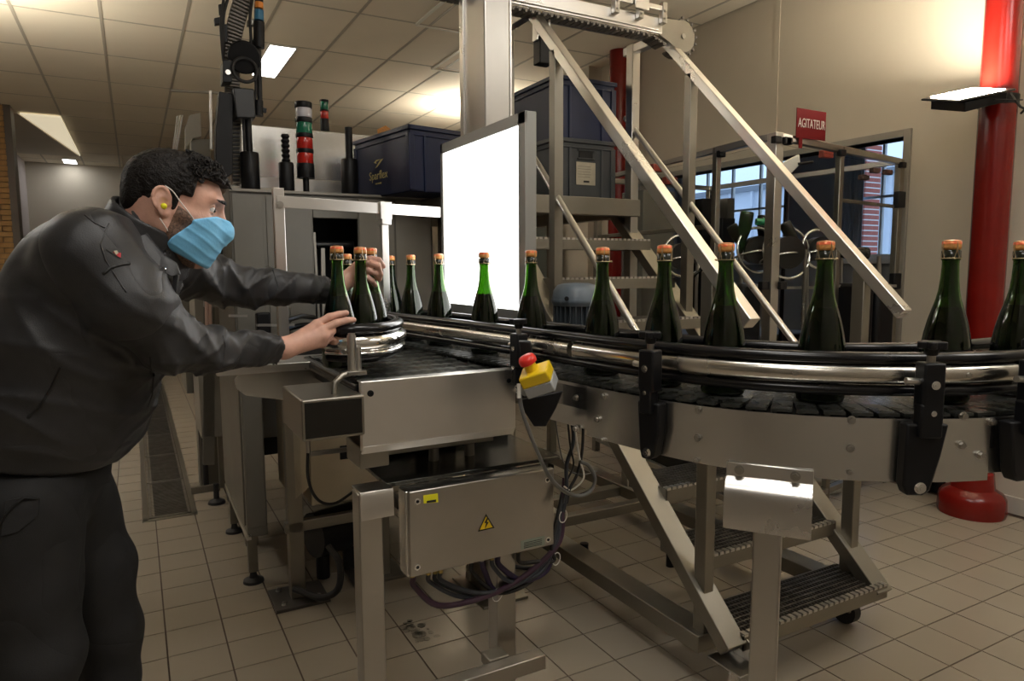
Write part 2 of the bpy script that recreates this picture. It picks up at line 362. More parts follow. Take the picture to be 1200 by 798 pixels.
# outside
cu_ = MB(); pts_ = [(6.46+.012*math.sin(k*1.9), .68+.011*k) for k in range(24)]
cu_.prism([(x, y, 1.47) for x, y in pts_]+[(x+.004, y, 1.47) for x, y in pts_[::-1]], (0, 0, 1.28)); tag(cu_.build('curtain', mat('blue_grey_blind', (.34, .42, .55), .6), smooth=0), 'blue-grey vertical blind at the far window behind the enclosure', 'curtain')
MB(); ob = thing('building', (12, 4, 0), 'pale clad building outside seen through the far window', 'building')
b = MB(); b.bb(11.5, 14, -6, 12, -1, 2.95); b.build('wall', CLADM, ob, smooth=0)
b = MB()
for k in range(30): b.bb(11.44, 11.5, -6+k*.6, -5.94+k*.6, -1, 2.95)
tag(b.build('cladding_rib', CLADM, ob, smooth=0), kind='stuff')
b = MB(); b.bb(11.4, 14.1, -6.1, 12.1, 2.95, 3.05); b.build('roof', mat('roof_edge', (.2, .22, .25), .5), ob, smooth=0)
pl = thing('brick_pillar', (8.3, 1.02, 0), 'narrow red brick pillar outside the far window', 'pillar')
MB().bb(8.21, 8.49, 1.86, 1.97, -.5, 3.6).build('mortar_core', WHITEP, pl, smooth=0)
bm_ = MB().box((0, 0, 0), (.30, .095, .052)).build('brick', BRICKR, pl, smooth=0); bmd = bm_.data; bpy.data.objects.remove(bm_)
for r in range(40):
    for s_ in (0,):
        o = bpy.data.objects.new('brick', bmd); col.objects.link(o); o.parent = pl; o.matrix_parent_inverse = Matrix.Translation((-8.3, -1.02, 0)); o.location = (8.35+(r % 2)*.004, 1.905+s_*.108, .62+r*.066)
# ochre brick wall far left with its bricks
bw = tag(MB().bb(-3.4, -1.12, 6.93, 7.2, 0, ZC).build('wall_brick', MORTAR, smooth=0), kind='structure')
bm_ = MB().box((0, 0, 0), (.205, .05, .057)).build('brick', BRICKM, bw, smooth=0); bmd = bm_.data; bpy.data.objects.remove(bm_)
bm_ = MB().box((0, 0, 0), (.098, .05, .057)).build('brick', BRICKM, bw, smooth=0); bmh = bm_.data; bpy.data.objects.remove(bm_)
for r in range(51):
    off = 0 if r % 2 else .1075
    if r % 2 == 0:
        o = bpy.data.objects.new('brick', bmh); col.objects.link(o); o.parent = bw; o.location = (-1.17, 6.925, .035+r*.0668)
    for k in range(3):
        o = bpy.data.objects.new('brick', bmd); col.objects.link(o); o.parent = bw
        o.location = (-1.225-k*.215-off, 6.92+rnd.uniform(-.003, .003), .035+r*.0668)
tag(MB().bb(-1.13, -1.05, 6.9, 7.2, 0, ZC).build('trim_3', mat('dark_door_frame', (.10, .08, .06), .5), smooth=0), kind='structure')
tag(MB().bb(-1.62, -1.5, 7.2, Y1, 0, ZC).build('wall_passage', mat('lilac_white_paint', (.58, .54, .56), .6), smooth=0), kind='structure')
tag(MB().bb(.1, .6, 10.6, Y1, 0, ZC).build('wall_recess', WALLW, smooth=0), kind='structure')
# coffer hanging under the ceiling in the passage; emission paints light on its reveal
cf = thing('ceiling_coffer', (-.8, 8.4, ZC), 'slanted ceiling coffer with painted light on its reveal, far left above the passage', 'coffer')
a0, a1, a2, a3 = (-1.42, 7.3, ZC-.03), (-.52, 7.3, ZC-.03), (-.52, 10.9, ZC-.03), (-1.42, 10.9, ZC-.03)
MB().prism([(-.56, 7.3, ZC-.01), (-1.0, 7.3, ZC-.01), (-.54, 10.8, ZC-.01)], (0, 0, -.02)).build('lit_reveal', mat('painted_reveal_light', (.8, .75, .6), .5, emit=(1, .86, .6), es=.5), cf, smooth=0)
MB().prism([(-1.02, 7.3, ZC-.01), (-1.45, 7.3, ZC-.01), (-1.45, 10.9, ZC-.01), (-.56, 10.9, ZC-.01)], (0, 0, -.018)).build('soffit_board', WALLW, cf, smooth=0)
# ================================================================== LUMINAIRES
def luminaire(x0, x1, y0, y1, label):
    t = thing('ceiling_light', ((x0+x1)/2, (y0+y1)/2, ZC), label, 'ceiling light', 'recessed ceiling lights')
    f = MB(); z = ZC
    for a in ((x0-.015, x1+.015, y0-.015, y0), (x0-.015, x1+.015, y1, y1+.015), (x0-.015, x0, y0, y1), (x1, x1+.015, y0, y1)): f.bb(*a, z-.010, z+.002)
    f.build('frame', WHITEP, t, smooth=0)
    MB().bb(x0, x1, y0, y1, z-.008, z-.001).build('diffuser', LIGHTM, t, smooth=0)
luminaire(1.36, 1.585, 3.03, 4.12, 'bright rectangular ceiling light behind the black cable column')
luminaire(-.86, -.66, 11.5, 12.05, 'small far bright ceiling light above the passage at left')
luminaire(-.53, .03, -4.5, -3.5, 'added unseen ceiling light over the worker, left of the camera')  # unseen lamp added to light the foreground
luminaire(1.87, 2.43, -4.5, -3.5, 'added ceiling light unseen behind the camera, over the bottle conveyor')  # added behind the camera for highlights on steel and bottles
luminaire(-2.33, -1.77, 3.0, 4.06, 'second added ceiling light over the left aisle, out of view')  # added out of view to brighten the floor near the drain
luminaire(-2.33, -1.77, 1.0, 2.1, 'added ceiling light over the left aisle, out of view')  # added out of view, gives the steel something bright to reflect
luminaire(3.07, 3.63, -4.5, -3.5, 'added unseen ceiling light in the corner right of the camera')  # extra unseen lamp, added to brighten the steel panels
luminaire(.67, 1.23, -3.3, -2.3, 'added unseen ceiling light over the infeed table')  # added above the view to lift the front panels
# ================================================================== COLUMNS AND FLOODLIGHTS
def column(x, y, label, r=.088):
    t = thing('column', (x, y, 0), label, 'column')
    MB().cyl((x, y, 0), (x, y, ZC), r, 40).build('shaft', REDP, t)
    MB().lathe([(.165, 0), (.17, .02), (.165, .10), (.15, .125), (.11, .15), (.10, .24), (.09, .25)], (x, y, 0), 40).build('plinth', REDP, t)
    return t
column(4.27, -1.59, 'glossy red round column by the right wall carrying the floodlight')
column(4.27, 1.72, 'red round column behind the blue and grey crates')
column(-1.25, 2.1, 'red column in the aisle left of the picture edge, with its own floodlight')
column(4.27, 4.4, 'farthest red column, mostly hidden behind the left navy crate')
def flood(x, y, z, dirv, label, nv=None):
    t = thing('floodlight', (x, y, z), label, 'floodlight')
    d = Vector(dirv).normalized()            # direction of the long side, pointing away from column
    up = Vector((0, 0, 1)); sd = d.cross(up).normalized(); n = sd.cross(d).normalized()
    if nv is not None: n = Vector(nv); n = (n-d*n.dot(d)).normalized(); sd = d.cross(n)
    o = Vector((x, y, z))
    def P(a, b, c): return o+d*a+sd*b+n*c
    b = MB(); b.prism([P(.0, -.11, -.05), P(.0, .11, -.05), P(.24, .13, -.055), P(.24, -.13, -.055)], n*.05)
    b.prism([P(-.02, -.14, 0), P(-.02, .14, 0), P(.29, .14, 0), P(.29, -.14, 0)], n*.012); b.build('housing', BLACK, t, bevel=.006)
    MB().prism([P(.02, -.115, .012), P(.02, .115, .012), P(.25, .115, .012), P(.25, -.115, .012)], n*.004).build('lens', FLOODM, t, smooth=0)
    b = MB(); b.bar(P(.02, 0, -.03), P(-.10, 0, -.045), .05, .03); b.bar(P(.1, -.145, -.02), P(-.05, -.145, -.05), .02, .006, n); b.bar(P(.1, .145, -.02), P(-.05, .145, -.05), .02, .006, n); b.build('bracket', BLACK, t, bevel=.003)
    return t
fl_ = flood(4.14, -1.62, 2.30, (-.87, .42, -.20), 'black floodlight on the near red column, pointing up at the wall', nv=Vector((0, 0, .95))-FW*.26)
b = MB(); b.cyl((4.27, -1.59, 2.24), (4.27, -1.59, 2.29), .094, 30); b.build('clamp_band', BLACK, fl_)
b = MB(); b.tube([(4.2, -1.68, 2.28), (4.18, -1.74, 2.20), (4.25, -1.74, 2.19), (4.33, -1.70, 2.22), (4.36, -1.66, 2.2)], .006); b.build('cable', RUBBER, fl_)
flood(4.12, 4.30, 2.93, (-.8, -.5, .05), 'floodlight on the farthest red column lighting the ceiling')
flood(-1.12, 2.2, 2.6, (.8, .5, .0), 'floodlight on the red column left of the picture edge')
b = MB(); b.bb(2.325, 2.355, 1.25, 1.93, ZC-.008, ZC+.004); b.bb(2.34, 2.85, 1.93, 1.955, ZC-.008, ZC+.004); b.bb(2.925, 2.955, 2.3, 3.06, ZC-.008, ZC+.004); b.bb(2.94, 3.45, 3.055, 3.08, ZC-.008, ZC+.004); b.build('lit_grid_edge', mat('painted_edge_light', (.9, .88, .8), .3), cl, smooth=0)  # white strips paint light on a few ceiling grid edges
# ================================================================== CURVED CONVEYOR
def catmull(P, n=12):
    P = [Vector((*p, 0)) for p in P]; P = [P[0]*2-P[1]]+P+[P[-1]*2-P[-2]]; out = []
    for i in range(1, len(P)-2):
        for k in range(n):
            t = k/n; a, b, c, d = P[i-1:i+3]
            out.append(.5*((2*b)+(c-a)*t+(2*a-5*b+4*c-d)*t*t+(3*b-a-3*c+d)*t**3))
    out.append(P[-2]); return out
FR = [(-.62, 2.90), (-.42, 2.62), (-.252, 2.393), (-.089, 2.165), (.06, 1.955), (.19, 1.765), (.32, 1.59), (.455, 1.455), (.632, 1.372), (.80, 1.348), (.95, 1.362), (1.09, 1.41), (1.27, 1.50), (1.5, 1.64), (1.85, 1.88)]
raw = [W(p.x, p.y, 0) for p in catmull(FR, 10)]
def resample(P, ds):
    L = [0]
    for a, b in zip(P, P[1:]): L.append(L[-1]+(b-a).length)
    n = int(L[-1]/ds); out = []; j = 0
    for i in range(n+1):
        s = L[-1]*i/n
        while j < len(L)-2 and L[j+1] < s: j += 1
        t = (s-L[j])/max(1e-9, L[j+1]-L[j]); out.append(P[j].lerp(P[j+1], t))
    return out
rail = resample(raw, .02)
for _ in range(6): rail = [rail[0]]+[(rail[i-1]+rail[i]*2+rail[i+1])/4 for i in range(1, len(rail)-1)]+[rail[-1]]
def withn(P):                                  # outward normal = towards the camera side
    out = []
    for i, p in enumerate(P):
        t = (P[min(i+1, len(P)-1)]-P[max(i-1, 0)]).normalized(); out.append((p, Vector((t.y, -t.x, 0))))
    return out
RP = withn(rail)
if (CC-RP[60][0]).dot(RP[60][1]) < 0: RP = [(p, -n) for p, n in RP]
def off(path, d): return [(p+n*d, n) for p, n in path]
def idx_at(x, z, d=0):                         # index of path point that projects nearest to pixel column x
    best = None
    for i, (p, n) in enumerate(RP):
        q = inview(p+n*d+Vector((0, 0, z)), 1)
        if q and (best is None or abs(q[0]-x) < best[0]): best = (abs(q[0]-x), i)
    return best[1]
ZC_ = 1.108
cv = thing('bottle_conveyor', tuple(RP[60][0]), 'curved stainless conveyor carrying a row of green bottles across the foreground', 'conveyor')
# side rails: black roll, steel band, black roll
def railprof(z0, s=1):   # (out, z) polygons for the parts
    A = [(.016*math.cos(a), z0+.072+.013*math.sin(a)) for a in [2*PI*k/12 for k in range(12)]]
    Bp = [(.002, z0+.060), (.012, z0+.058), (.019, z0+.050), (.021, z0+.040), (.019, z0+.030), (.012, z0+.022), (.002, z0+.020)]
    Cc = [(.015*math.cos(a), z0+.008+.012*math.sin(a)) for a in [2*PI*k/12 for k in range(12)]]
    return A, Bp, Cc
def flip(pr): return [(-a, z) for a, z in pr][::-1]
i0 = 0; iN = len(RP)-1
A, Bp, Cc = railprof(1.140)
RAIL_F = RP
def rail_set(path, pr, parent, splits=()):
    MB().sweep(path, pr[0]).build('upper_guide_roll', BLACKG, parent, smooth=50)
    cuts = [0]+list(splits)+[len(path)-1]
    for a, b_ in zip(cuts, cuts[1:]):
        MB().sweep(path[a+(1 if a else 0):b_+1], pr[1]).build('guide_band', RAILM, parent, smooth=50)
    MB().sweep(path, pr[2]).build('lower_guide_roll', BLACKG, parent, smooth=50)
rail_set(RP, (A, Bp, Cc), cv, (idx_at(673, 1.18), idx_at(1181, 1.18)))
back = off(RP, -.172)
rail_set(back, (flip(A), flip(Bp), flip(Cc)), cv, ())
iS = idx_at(642, 1.0)                           # where the bent side panel begins
# side panels (overlapping sheets) and inner channel
PO = .032
def panel(a, b, z0, z1, o, name='side_panel', th=.004):
    pth = off(RP[a:b+1], o); MB().sweep(pth, [(0, z0), (th, z0), (th, z1), (0, z1)]).build(name, STEELH, cv, smooth=30)
iA, iB = idx_at(690, 1.0, .03), idx_at(1150, 1.0, .03)
panel(iS, iA+1, .985, 1.098, PO-.004); panel(iA, iB, .972, 1.098, PO); panel(iB-1, iN, .985, 1.098, PO-.004)
pth = off(RP[iS:], PO-.21); MB().sweep(pth, [(0, .985), (-.004, .985), (-.004, 1.098), (0, 1.098)]).build('inner_panel', STEELH, cv, smooth=30)
pth = off(RP, PO-.10); MB().sweep(pth, [(-.10, 1.035), (.10, 1.035), (.10, 1.09), (-.10, 1.09)]).build('chain_bed', DARK, cv, smooth=30)
pth = off(RP[:iS], .02); MB().sweep(pth, [(0, 1.0), (.004, 1.0), (.004, 1.08), (0, 1.08)]).build('straight_side_panel', STEELD, cv, smooth=30)
# slats
sl = resample([p for p, n in off(RP, PO-.10)], .042); sl = withn(sl)
for i in range(len(sl)-1):
    p, n = sl[i]; q = sl[i+1][0]; t = (q-p).normalized(); nn = Vector((t.y, -t.x, 0)); c = (p+q)/2+Vector((0, 0, ZC_-.004))
    L = (q-p).length-.0022
    b = MB(); b.box((0, 0, 0), (L, .196, .006)); b.box((-L*.30, 0, -.009), (L*.25, .19, .012))
    o = b.build('chain_slat', CHAIN, cv, bevel=.0012, smooth=0, seg=1) if i < 1 else None
    if i == 0: sm_ = o; o.parent = None
    else:
        o = bpy.data.objects.new('chain_slat', sm_.data); col.objects.link(o)
    o.matrix_world = Matrix.Identity(4)
    o.parent = cv; o.matrix_parent_inverse = cv.matrix_basis.inverted() if False else Matrix.Translation(-cv.location)
    o.location = c; o.rotation_euler = (0, 0, math.atan2(t.y, t.x))
# bolts on the side panel
def bolt(p, n, r=.0085, h=.008, name='bolt', parent=None, m=STEEL):
    p = Vector(p); n = Vector(n).normalized()
    b = MB(); b.cyl(p, p+n*.0025, r*1.35, 14); b.cyl(p+n*.002, p+n*h, r, 6); b.cyl(p+n*h, p+n*(h+.001), r*.45, 8)
    return b.build(name, m, parent if parent is not None else cv, smooth=30)
def onpanel(x, y, o=PO+.004):
    z = 1.04
    for _ in range(4):
        i = idx_at(x, z, o); p, n = RP[i]; P = p+n*o
        d = ray(x, y); v = (P-CC).dot(FW); z = (CC+d*(v/d.dot(FW))).z
    return Vector((P.x, P.y, z)), n
for (x, y) in ((673, 466), (705, 464), (703, 491), (674, 502), (704, 515), (817, 480), (815, 513), (815, 539), (1004, 492), (1002, 525), (1001, 553), (1122, 487), (1127, 521), (1158, 494), (1152, 533)):
    P, n = onpanel(x, y); bolt(P, n, r=.0062 if y not in (515, 539, 553) else .004, h=.009)
# small rail screws
for x in (927, 1131):
    i = idx_at(x, 1.18, .02); p, n = RP[i]; bolt(p+n*.0195+Vector((0, 0, 1.18)), n, r=.004, h=.004, name='screw')
# black cast brackets that hold the rail, with star knob on top
def bracket(x, wide, z0, label_parent, side=0, knob=True, lean=0.0, stub=True):
    i = idx_at(x, 1.10, .05); p, n = RP[i]; t = Vector((-n.y, n.x, 0))
    if t.dot(RT) < 0: t = -t
    o = p+n*(PO+.006)
    def P(a, b_, z): return o+t*a+n*b_+Vector((0, 0, z))
    br = MB()
    br.prism([P(-wide, 0, 1.095), P(wide*.95, 0, 1.095), P(wide*.95+lean, 0, 1.03), P(wide*.55+lean, 0, z0+.01), P(wide*.2+lean, 0, z0), P(-wide*.55+lean, 0, z0), P(-wide*.75+lean, 0, z0+.02)], n*.03)
    br.prism([P(-wide*.55, .012, 1.135), P(wide*.5, .012, 1.135), P(wide*.5, .012, 1.07), P(-wide*.55, .012, 1.07)], n*.03)
    k = br.build('rail_bracket', BLACK, cv, bevel=.004)
    c = P(0, .024, 0)
    MB().bar(c+Vector((0, 0, 1.12)), c+Vector((0, 0, 1.213)), .040, .036, n).build('clamp_block', BLACK, k, bevel=.004)
    MB().cyl(c+Vector((0, 0, 1.21)), c+Vector((0, 0, 1.229)), .008, 12).build('knob_stud', STEEL, k)
    if knob:
        b = MB(); kz = 1.226
        b.lathe([(.011, kz), (.013, kz+.012), (.016, kz+.02)], (c.x, c.y, 0), 14)
        pts = []
        for q in range(40):
            a = 2*PI*q/40; r = .021+.0055*math.cos(5*a); pts.append((c.x+r*math.cos(a), c.y+r*math.sin(a), kz+.013))
        b.prism(pts, (0, 0, .014)); b.build('star_knob', BLACK, k, bevel=.002)
    bolt(P(lean*.9, .030, z0+.016), n, r=.0085, h=.008, name='bolt', parent=k, m=CHROME)
    bolt(c+n*.019+Vector((0, 0, 1.172)), n, r=.0062, h=.005, parent=k, m=CHROME)
    bolt(c+n*.022-n*.004+Vector((0, 0, 1.118)), n, r=.004, h=.004, parent=k, m=CHROME)
    if stub:
        MB().cyl(c-t*.020+Vector((0, 0, 1.176)), c-t*.045+Vector((0, 0, 1.178)), .0065, 12).build('clamp_rod', STEELW, k)
    return k, c, t, n
bracket(763, .030, .965, cv)
bracket(1085, .040, .955, cv, lean=-.012)
bracket(612, .018, 1.04, cv)
bracket(1204, .055, .975, cv)
# legs and chute plate of the curve
def leg_under(x, name='leg', w=.055, z1=1.0, o=PO-.02):
    i = idx_at(x, .95, o); p, n = RP[i]; c = p+n*o; t = Vector((-n.y, n.x, 0))
    b = MB(); b.bar(c+Vector((0, 0, .03)), c+Vector((0, 0, z1)), w, w, n); l = b.build(name, STEEL, cv, bevel=.004)
    MB().lathe([(.045, 0), (.045, .008), (.02, .02), (.012, .035)], c, 20).build('levelling_foot', BLACK, l)
    return c, n, t
leg_under(900, z1=.93)
i = idx_at(904, 1.0, PO); p, n = RP[i]; t = Vector((-n.y, n.x, 0));  t = t if t.dot(RT) > 0 else -t
o = p+n*(PO+.005)
def P(a, b_, z): return o+t*a+n*b_+Vector((0, 0, z))
hw = .084
pr = [(a, z-.012) for a, z in [(0, 1.0), (.003, 1.0), (.003, .972), (.016, .966), (.026, .957), (.032, .945), (.034, .93), (.034, .868), (.031, .868), (.031, .93), (.029, .944), (.023, .954), (.014, .962), (0, .968)]]
b = MB(); b.prism([P(-hw, a, z) for a, z in pr], t*(2*hw)); cp = b.build('cover_plate', STEELW, cv, bevel=.001)
for s_ in (-.058, .050): bolt(P(s_, .003, .974), n, r=.0075, h=.012, parent=cp)
i = idx_at(1300, .9, 0); p, n = RP[i]; 
leg_under(1420)
# ================================================================== BOTTLES
BH = .338
prof = [(0.0005, .004), (.034, .0), (.0455, .002), (.0488, .010), (.0495, .05), (.0490, .085), (.0470, .115), (.0425, .145), (.0365, .172), (.0300, .195), (.0240, .215), (.0198, .235), (.0172, .26), (.0160, .285), (.0160, .296), (.0178, .299), (.0176, .3165), (.0165, .3185), (.0140, .319)]
inner = [(.0125, .319), (.0128, .29), (.0140, .26), (.0166, .235), (.0206, .215), (.0265, .195), (.0330, .172), (.0390, .145), (.0435, .115), (.0455, .085), (.0470, .05), (.0465, .008), (.0005, .005)]
def make_bottle(level=.20):
    t = thing('sparkling_wine_bottle', (0, 0, 0), 'x', 'bottle', 'filled sparkling wine bottles on the line')
    g = MB().lathe(prof+inner, n=36, caps=False).build('glass_body', GLASSG, t, smooth=60)
    wp = [(0.0005, .0052)]+[(r+.0006 if r > .001 else r, z) for r, z in inner[::-1][1:] if z < level]
    rl = np.interp(level, [z for r, z in inner[::-1]], [r for r, z in inner[::-1]])
    wp += [(rl+.0006, level), (.0005, level)]
    MB().lathe(wp, n=36, caps=False).build('wine', WINE, t, smooth=60)
    c = MB(); c.lathe([(.0005, .305), (.0118, .305), (.0120, .3185), (.0168, .3205), (.0178, .325), (.0176, .3312), (.0160, .3335), (.0005, .334)], n=24, caps=False); c.build('cork', CORK, t, smooth=60)
    MB().lathe([(.0182, .3305), (.0178, .3355), (.0150, .3385), (.009, .3395), (.0005, .340)], n=24, caps=False).build('plaque', CAPM, t, smooth=60)
    MB().lathe([(.0162, .3005), (.01815, .3015), (.0179, .3165), (.0160, .3178)], n=24).build('lip', LIPM, t, smooth=60)
    b = MB(); ring = [(.0188*math.cos(a), .0188*math.sin(a), .3015) for a in [2*PI*k/24 for k in range(24)]]; b.tube(ring, .0011, 6, closed=True)
    ring = [(.0165*math.cos(a), .0165*math.sin(a), .3372) for a in [2*PI*k/24 for k in range(24)]]; b.tube(ring, .0009, 6, closed=True)
    for k in range(4):
        a = PI/2*k+.35; ca, sa = math.cos(a), math.sin(a)
        for d_ in (-.28, .28):
            b.tube([(.0185*math.cos(a+d_), .0185*math.sin(a+d_), .3015), (.0178*math.cos(a+d_*.3), .0178*math.sin(a+d_*.3), .314), (.0190*ca, .0190*sa, .329), (.0165*ca, .0165*sa, .3372)], .0009, 5)
    b.tube([(.0188, .003, .3015), (.024, .001, .300), (.0255, -.001, .3015), (.024, -.003, .303), (.0188, -.003, .3015)], .0012, 5)
    b.build('wire_cage', WIREM, t, smooth=60)
    return t
B0 = make_bottle()
for ch in B0.children: ch.matrix_parent_inverse = Matrix.Identity(4)
def on_path(x, o=-.086):
    return None
Lb = [(459, 'farthest along the line, just right of the white post'), (482, 'second from the far end, before the grey machine'),
      (515, 'overlapping the left edge of the light board'), (567, 'before the light board, neck glowing green'),
      (622, 'at the right edge of the light board'), (705, 'just right of the grey motor'),
      (777, 'behind the star knob left of the handrail end'), (853, 'at the lower end of the left handrail'),
      (971, 'before the glass enclosure, right of the cover plate'), (1119, 'left of the red column, behind the bracket'),
      (1197, 'cut by the right edge of the picture')]
rb = random.Random(5)
first = True
def place_bottle(loc, label, rz):
    global first
    if first:
        B0.location = loc; B0.rotation_euler = (0, 0, rz); B0['label'] = label; first = False; return B0
    return copy_thing(B0, loc, label, rz)
NLAB = 'green sparkling wine bottle, '
for x, lb in Lb:
    best = min(range(len(RP)), key=lambda i: abs(((inview(RP[i][0]-RP[i][1]*.086+Vector((0, 0, 1.44)), 3) or (9e9,))[0])-x))
    p, n = RP[best]; c = p-n*.086+Vector((0, 0, ZC_))
    place_bottle(c, NLAB+lb, rb.uniform(0, 6))
for (x, y, v, lb) in ((398, 290, 1.93, 'leftmost, right above the spread near hand'), (425, 290, 2.04, 'middle one inside the chrome guide bend'), (437.5, 288, 2.14, 'gripped round the neck by the far hand'), (409, 298, 2.50, 'half hidden behind, in front of the black machine opening')):
    P_ = onV(x, 400, v); place_bottle(Vector((P_.x, P_.y, 1.118 if v < 2.3 else 1.108)), NLAB+lb, rb.uniform(0, 6))
# ================================================================== INFEED TABLE WITH GUIDE BEND
tb = thing('infeed_table', (.9, -1.7, 0), 'stainless infeed table with slatted chains and a big cover panel', 'conveyor table')
b = MB(); zc = 1.10
pts = [(.662, 1.107), (.662, .92), (.667, .90)]
cv_ = MB(); cv_.bb(.662, 1.113, -1.954, -1.950, .935, 1.105); cv_.bb(.662, 1.113, -1.952, -1.915, 1.102, 1.106)
cv_.prism([(.662, -1.954, .935), (.662, -1.950, .935), (.662, -1.935, .915), (.662, -1.939, .912)], (.451, 0, 0)); cv_.bb(.662, .666, -1.95, -1.93, .92, 1.105)
cvp = cv_.build('cover_panel', mat('bright_cover_steel', (.86, .84, .81), .34, 1, var=.05, vscale=4, rvar=.05), tb, bevel=.0012)
for q in ((434, 461, .0105), (596, 446, .008)): P_ = onY(q[0], q[1], -1.954); bolt(P_, (0, -1, 0), r=q[2]*.6, h=.006, parent=cvp, m=BLACK)
b = MB(); b.bb(.68, 1.06, -1.93, -1.25, 1.03, 1.094); b.build('chain_bed', DARK, tb, bevel=.002)
slm = MB().box((0, 0, 0), (.0365, .083, .006)).build('chain_slat', CHAIN, tb, smooth=0, bevel=.001, seg=1)
slmesh = slm.data; bpy.data.objects.remove(slm)
for ln in range(7):
    for k in range(10):
        o = bpy.data.objects.new('chain_slat', slmesh); col.objects.link(o); attach(o, tb); o.location = (.693+.0385*k+(.01 if ln % 2 else 0), -1.868+.0875*ln, 1.098+rb.uniform(-.0006, .0006)); o.rotation_euler = (rb.uniform(-.01, .01), rb.uniform(-.012, .012), 0)
b = MB(); b.cyl((.672, -1.92, 1.078), (.672, -1.28, 1.078), .019, 20); b.build('end_roller', BLACKG, tb)
# motor housing box at the left
mbx = MB(); mbx.bb(.505, .660, -1.985, -1.74, .975, 1.078); mh = mbx.build('drive_housing', STEELD, tb, bevel=.004); MB().bb(.512, .653, -1.9862, -1.985, .982, 1.070).build('dark_reflection_face', mat('painted_dark_reflection', (.07, .07, .068), .22, 1), mh, smooth=0)  # dark plate paints the black reflection on the housing front
# tray rail and rounded gusset
b = MB(); b.bb(.375, .93, -1.39, -1.36, 1.066, 1.092); b.bb(.375, .93, -1.38, -1.20, 1.088, 1.092); b.build('tray_rail', STEELW, tb, bevel=.001)
gp = [(.44, 1.066), (.425, 1.05), (.43, 1.02), (.46, .995), (.75, .93), (.75, 1.066)]
MB().prism([(x, -1.375, z) for x, z in gp], (0, .006, 0)).build('gusset_plate', STEELH, tb, bevel=.002)
# legs, cross bar, lower pan
def sqleg(x0, x1, y0, y1, z0, z1, parent, m=STEEL, name='leg'):
    return MB().bb(x0, x1, y0, y1, z0, z1).build(name, m, parent, bevel=.004)
l1 = sqleg(.655, .720, -1.925, -1.86, .02, .80, tb); l2 = sqleg(1.085, 1.15, -1.885, -1.82, .02, .80, tb)
for x, y in ((.687, -1.892), (1.117, -1.852)): MB().lathe([(.045, 0), (.045, .01), (.02, .025)], (x, y, 0), 18).build('levelling_foot', BLACK, tb)
l3 = sqleg(.95, 1.0, -1.56, -1.51, .80, 1.03, tb, STEELD); l4 = sqleg(1.05, 1.10, -1.56, -1.51, .80, 1.03, tb, STEELD)
MB().bb(.80, 1.185, -2.005, -1.96, .20, .245).build('cross_bar', STEEL, tb, bevel=.003)
MB().bb(1.02, 1.085, -1.96, -1.90, .215, .25).build('clamp', STEELD, tb, bevel=.003)
b = MB(); b.prism([(.655, -1.945, .80), (.655, -1.94, .81), (.655, -1.86, .81), (.655, -1.86, .805), (.655, -1.935, .803), (.655, -1.937, .735), (.655, -1.945, .735)], (.09, 0, 0)); b.build('corner_bracket', STEELW, tb, bevel=.001)
b = MB(); b.bb(.74, 1.30, -1.90, -1.55, .800, .812); b.bb(.74, 1.30, -1.56, -1.55, .80, .86); b.build('drip_pan', mat('dark_wet_steel', (.10, .10, .09), .18, .9, var=.4, vscale=12), tb, bevel=.002)
for x in (.94, 1.06): MB().cyl((x, -1.75, .80), (x, -1.75, 1.03), .016, 14).build('stay_rod', STEELD, tb)
b = MB(); b.bb(.70, 1.12, -1.80, -1.70, .86, .90); b.bb(.66, .74, -1.93, -1.80, .87, .93); b.build('underframe', STEELD, tb, bevel=.003)
# guide bend (short U of rail profile) on its clamp post
gz = 1.150
gu = thing('guide_bend', tuple(onV(412, 410, 1.86)), 'short polished guide bend curling round the hand-fed bottles', 'guide rail')
g0 = [onV(386, 400, 1.84), onV(405, 400, 1.82), onV(425, 400, 1.83), onV(444, 400, 1.86), onV(458, 400, 1.93), onV(465.5, 400, 2.03), onV(465, 400, 2.12), onV(458, 400, 2.20), onV(447, 400, 2.26)]
g0 = [Vector((p.x, p.y, 0)) for p in g0]
def cat3(P, n=8):
    P = [P[0]*2-P[1]]+P+[P[-1]*2-P[-2]]; out = []
    for i in range(1, len(P)-2):
        for k in range(n):
            t = k/n; a, b, c, d = P[i-1:i+3]; out.append(.5*((2*b)+(c-a)*t+(2*a-5*b+4*c-d)*t*t+(3*b-a-3*c+d)*t**3))
    out.append(P[-2]); return out
gp_ = withn(cat3(g0));
if (CC-gp_[5][0]).dot(gp_[5][1]) < 0: gp_ = [(p, -n) for p, n in gp_]
def prz(pr, s): return [(a*s, gz+(z-1.140)*1.15) for a, z in pr]
MB().sweep(gp_, prz(A, 1.15)).build('upper_guide_roll', BLACKG, gu, smooth=50)
MB().sweep(gp_, prz(Bp, 1.3)).build('guide_band', CHROME, gu, smooth=50)
MB().sweep(gp_, prz([(.010*math.cos(a)+.008, 1.158+.006*math.sin(a)) for a in [2*PI*k/10 for k in range(10)]], 1.2)).build('lower_bead', CHROME, gu, smooth=50)
MB().sweep(gp_, prz(Cc, 1.15)).build('lower_guide_roll', BLACKG, gu, smooth=50)
pc = onV(412, 400, 1.77)
b = MB(); b.cyl((pc.x, pc.y, 1.128), (pc.x, pc.y, 1.222), .0115, 20); b.cyl((pc.x, pc.y, 1.222), (pc.x, pc.y, 1.228), .009, 20); b.cyl((pc.x+.02, pc.y+.012, 1.128), (pc.x+.02, pc.y+.012, 1.19), .008, 16); b.build('clamp_post', STEELW, gu)
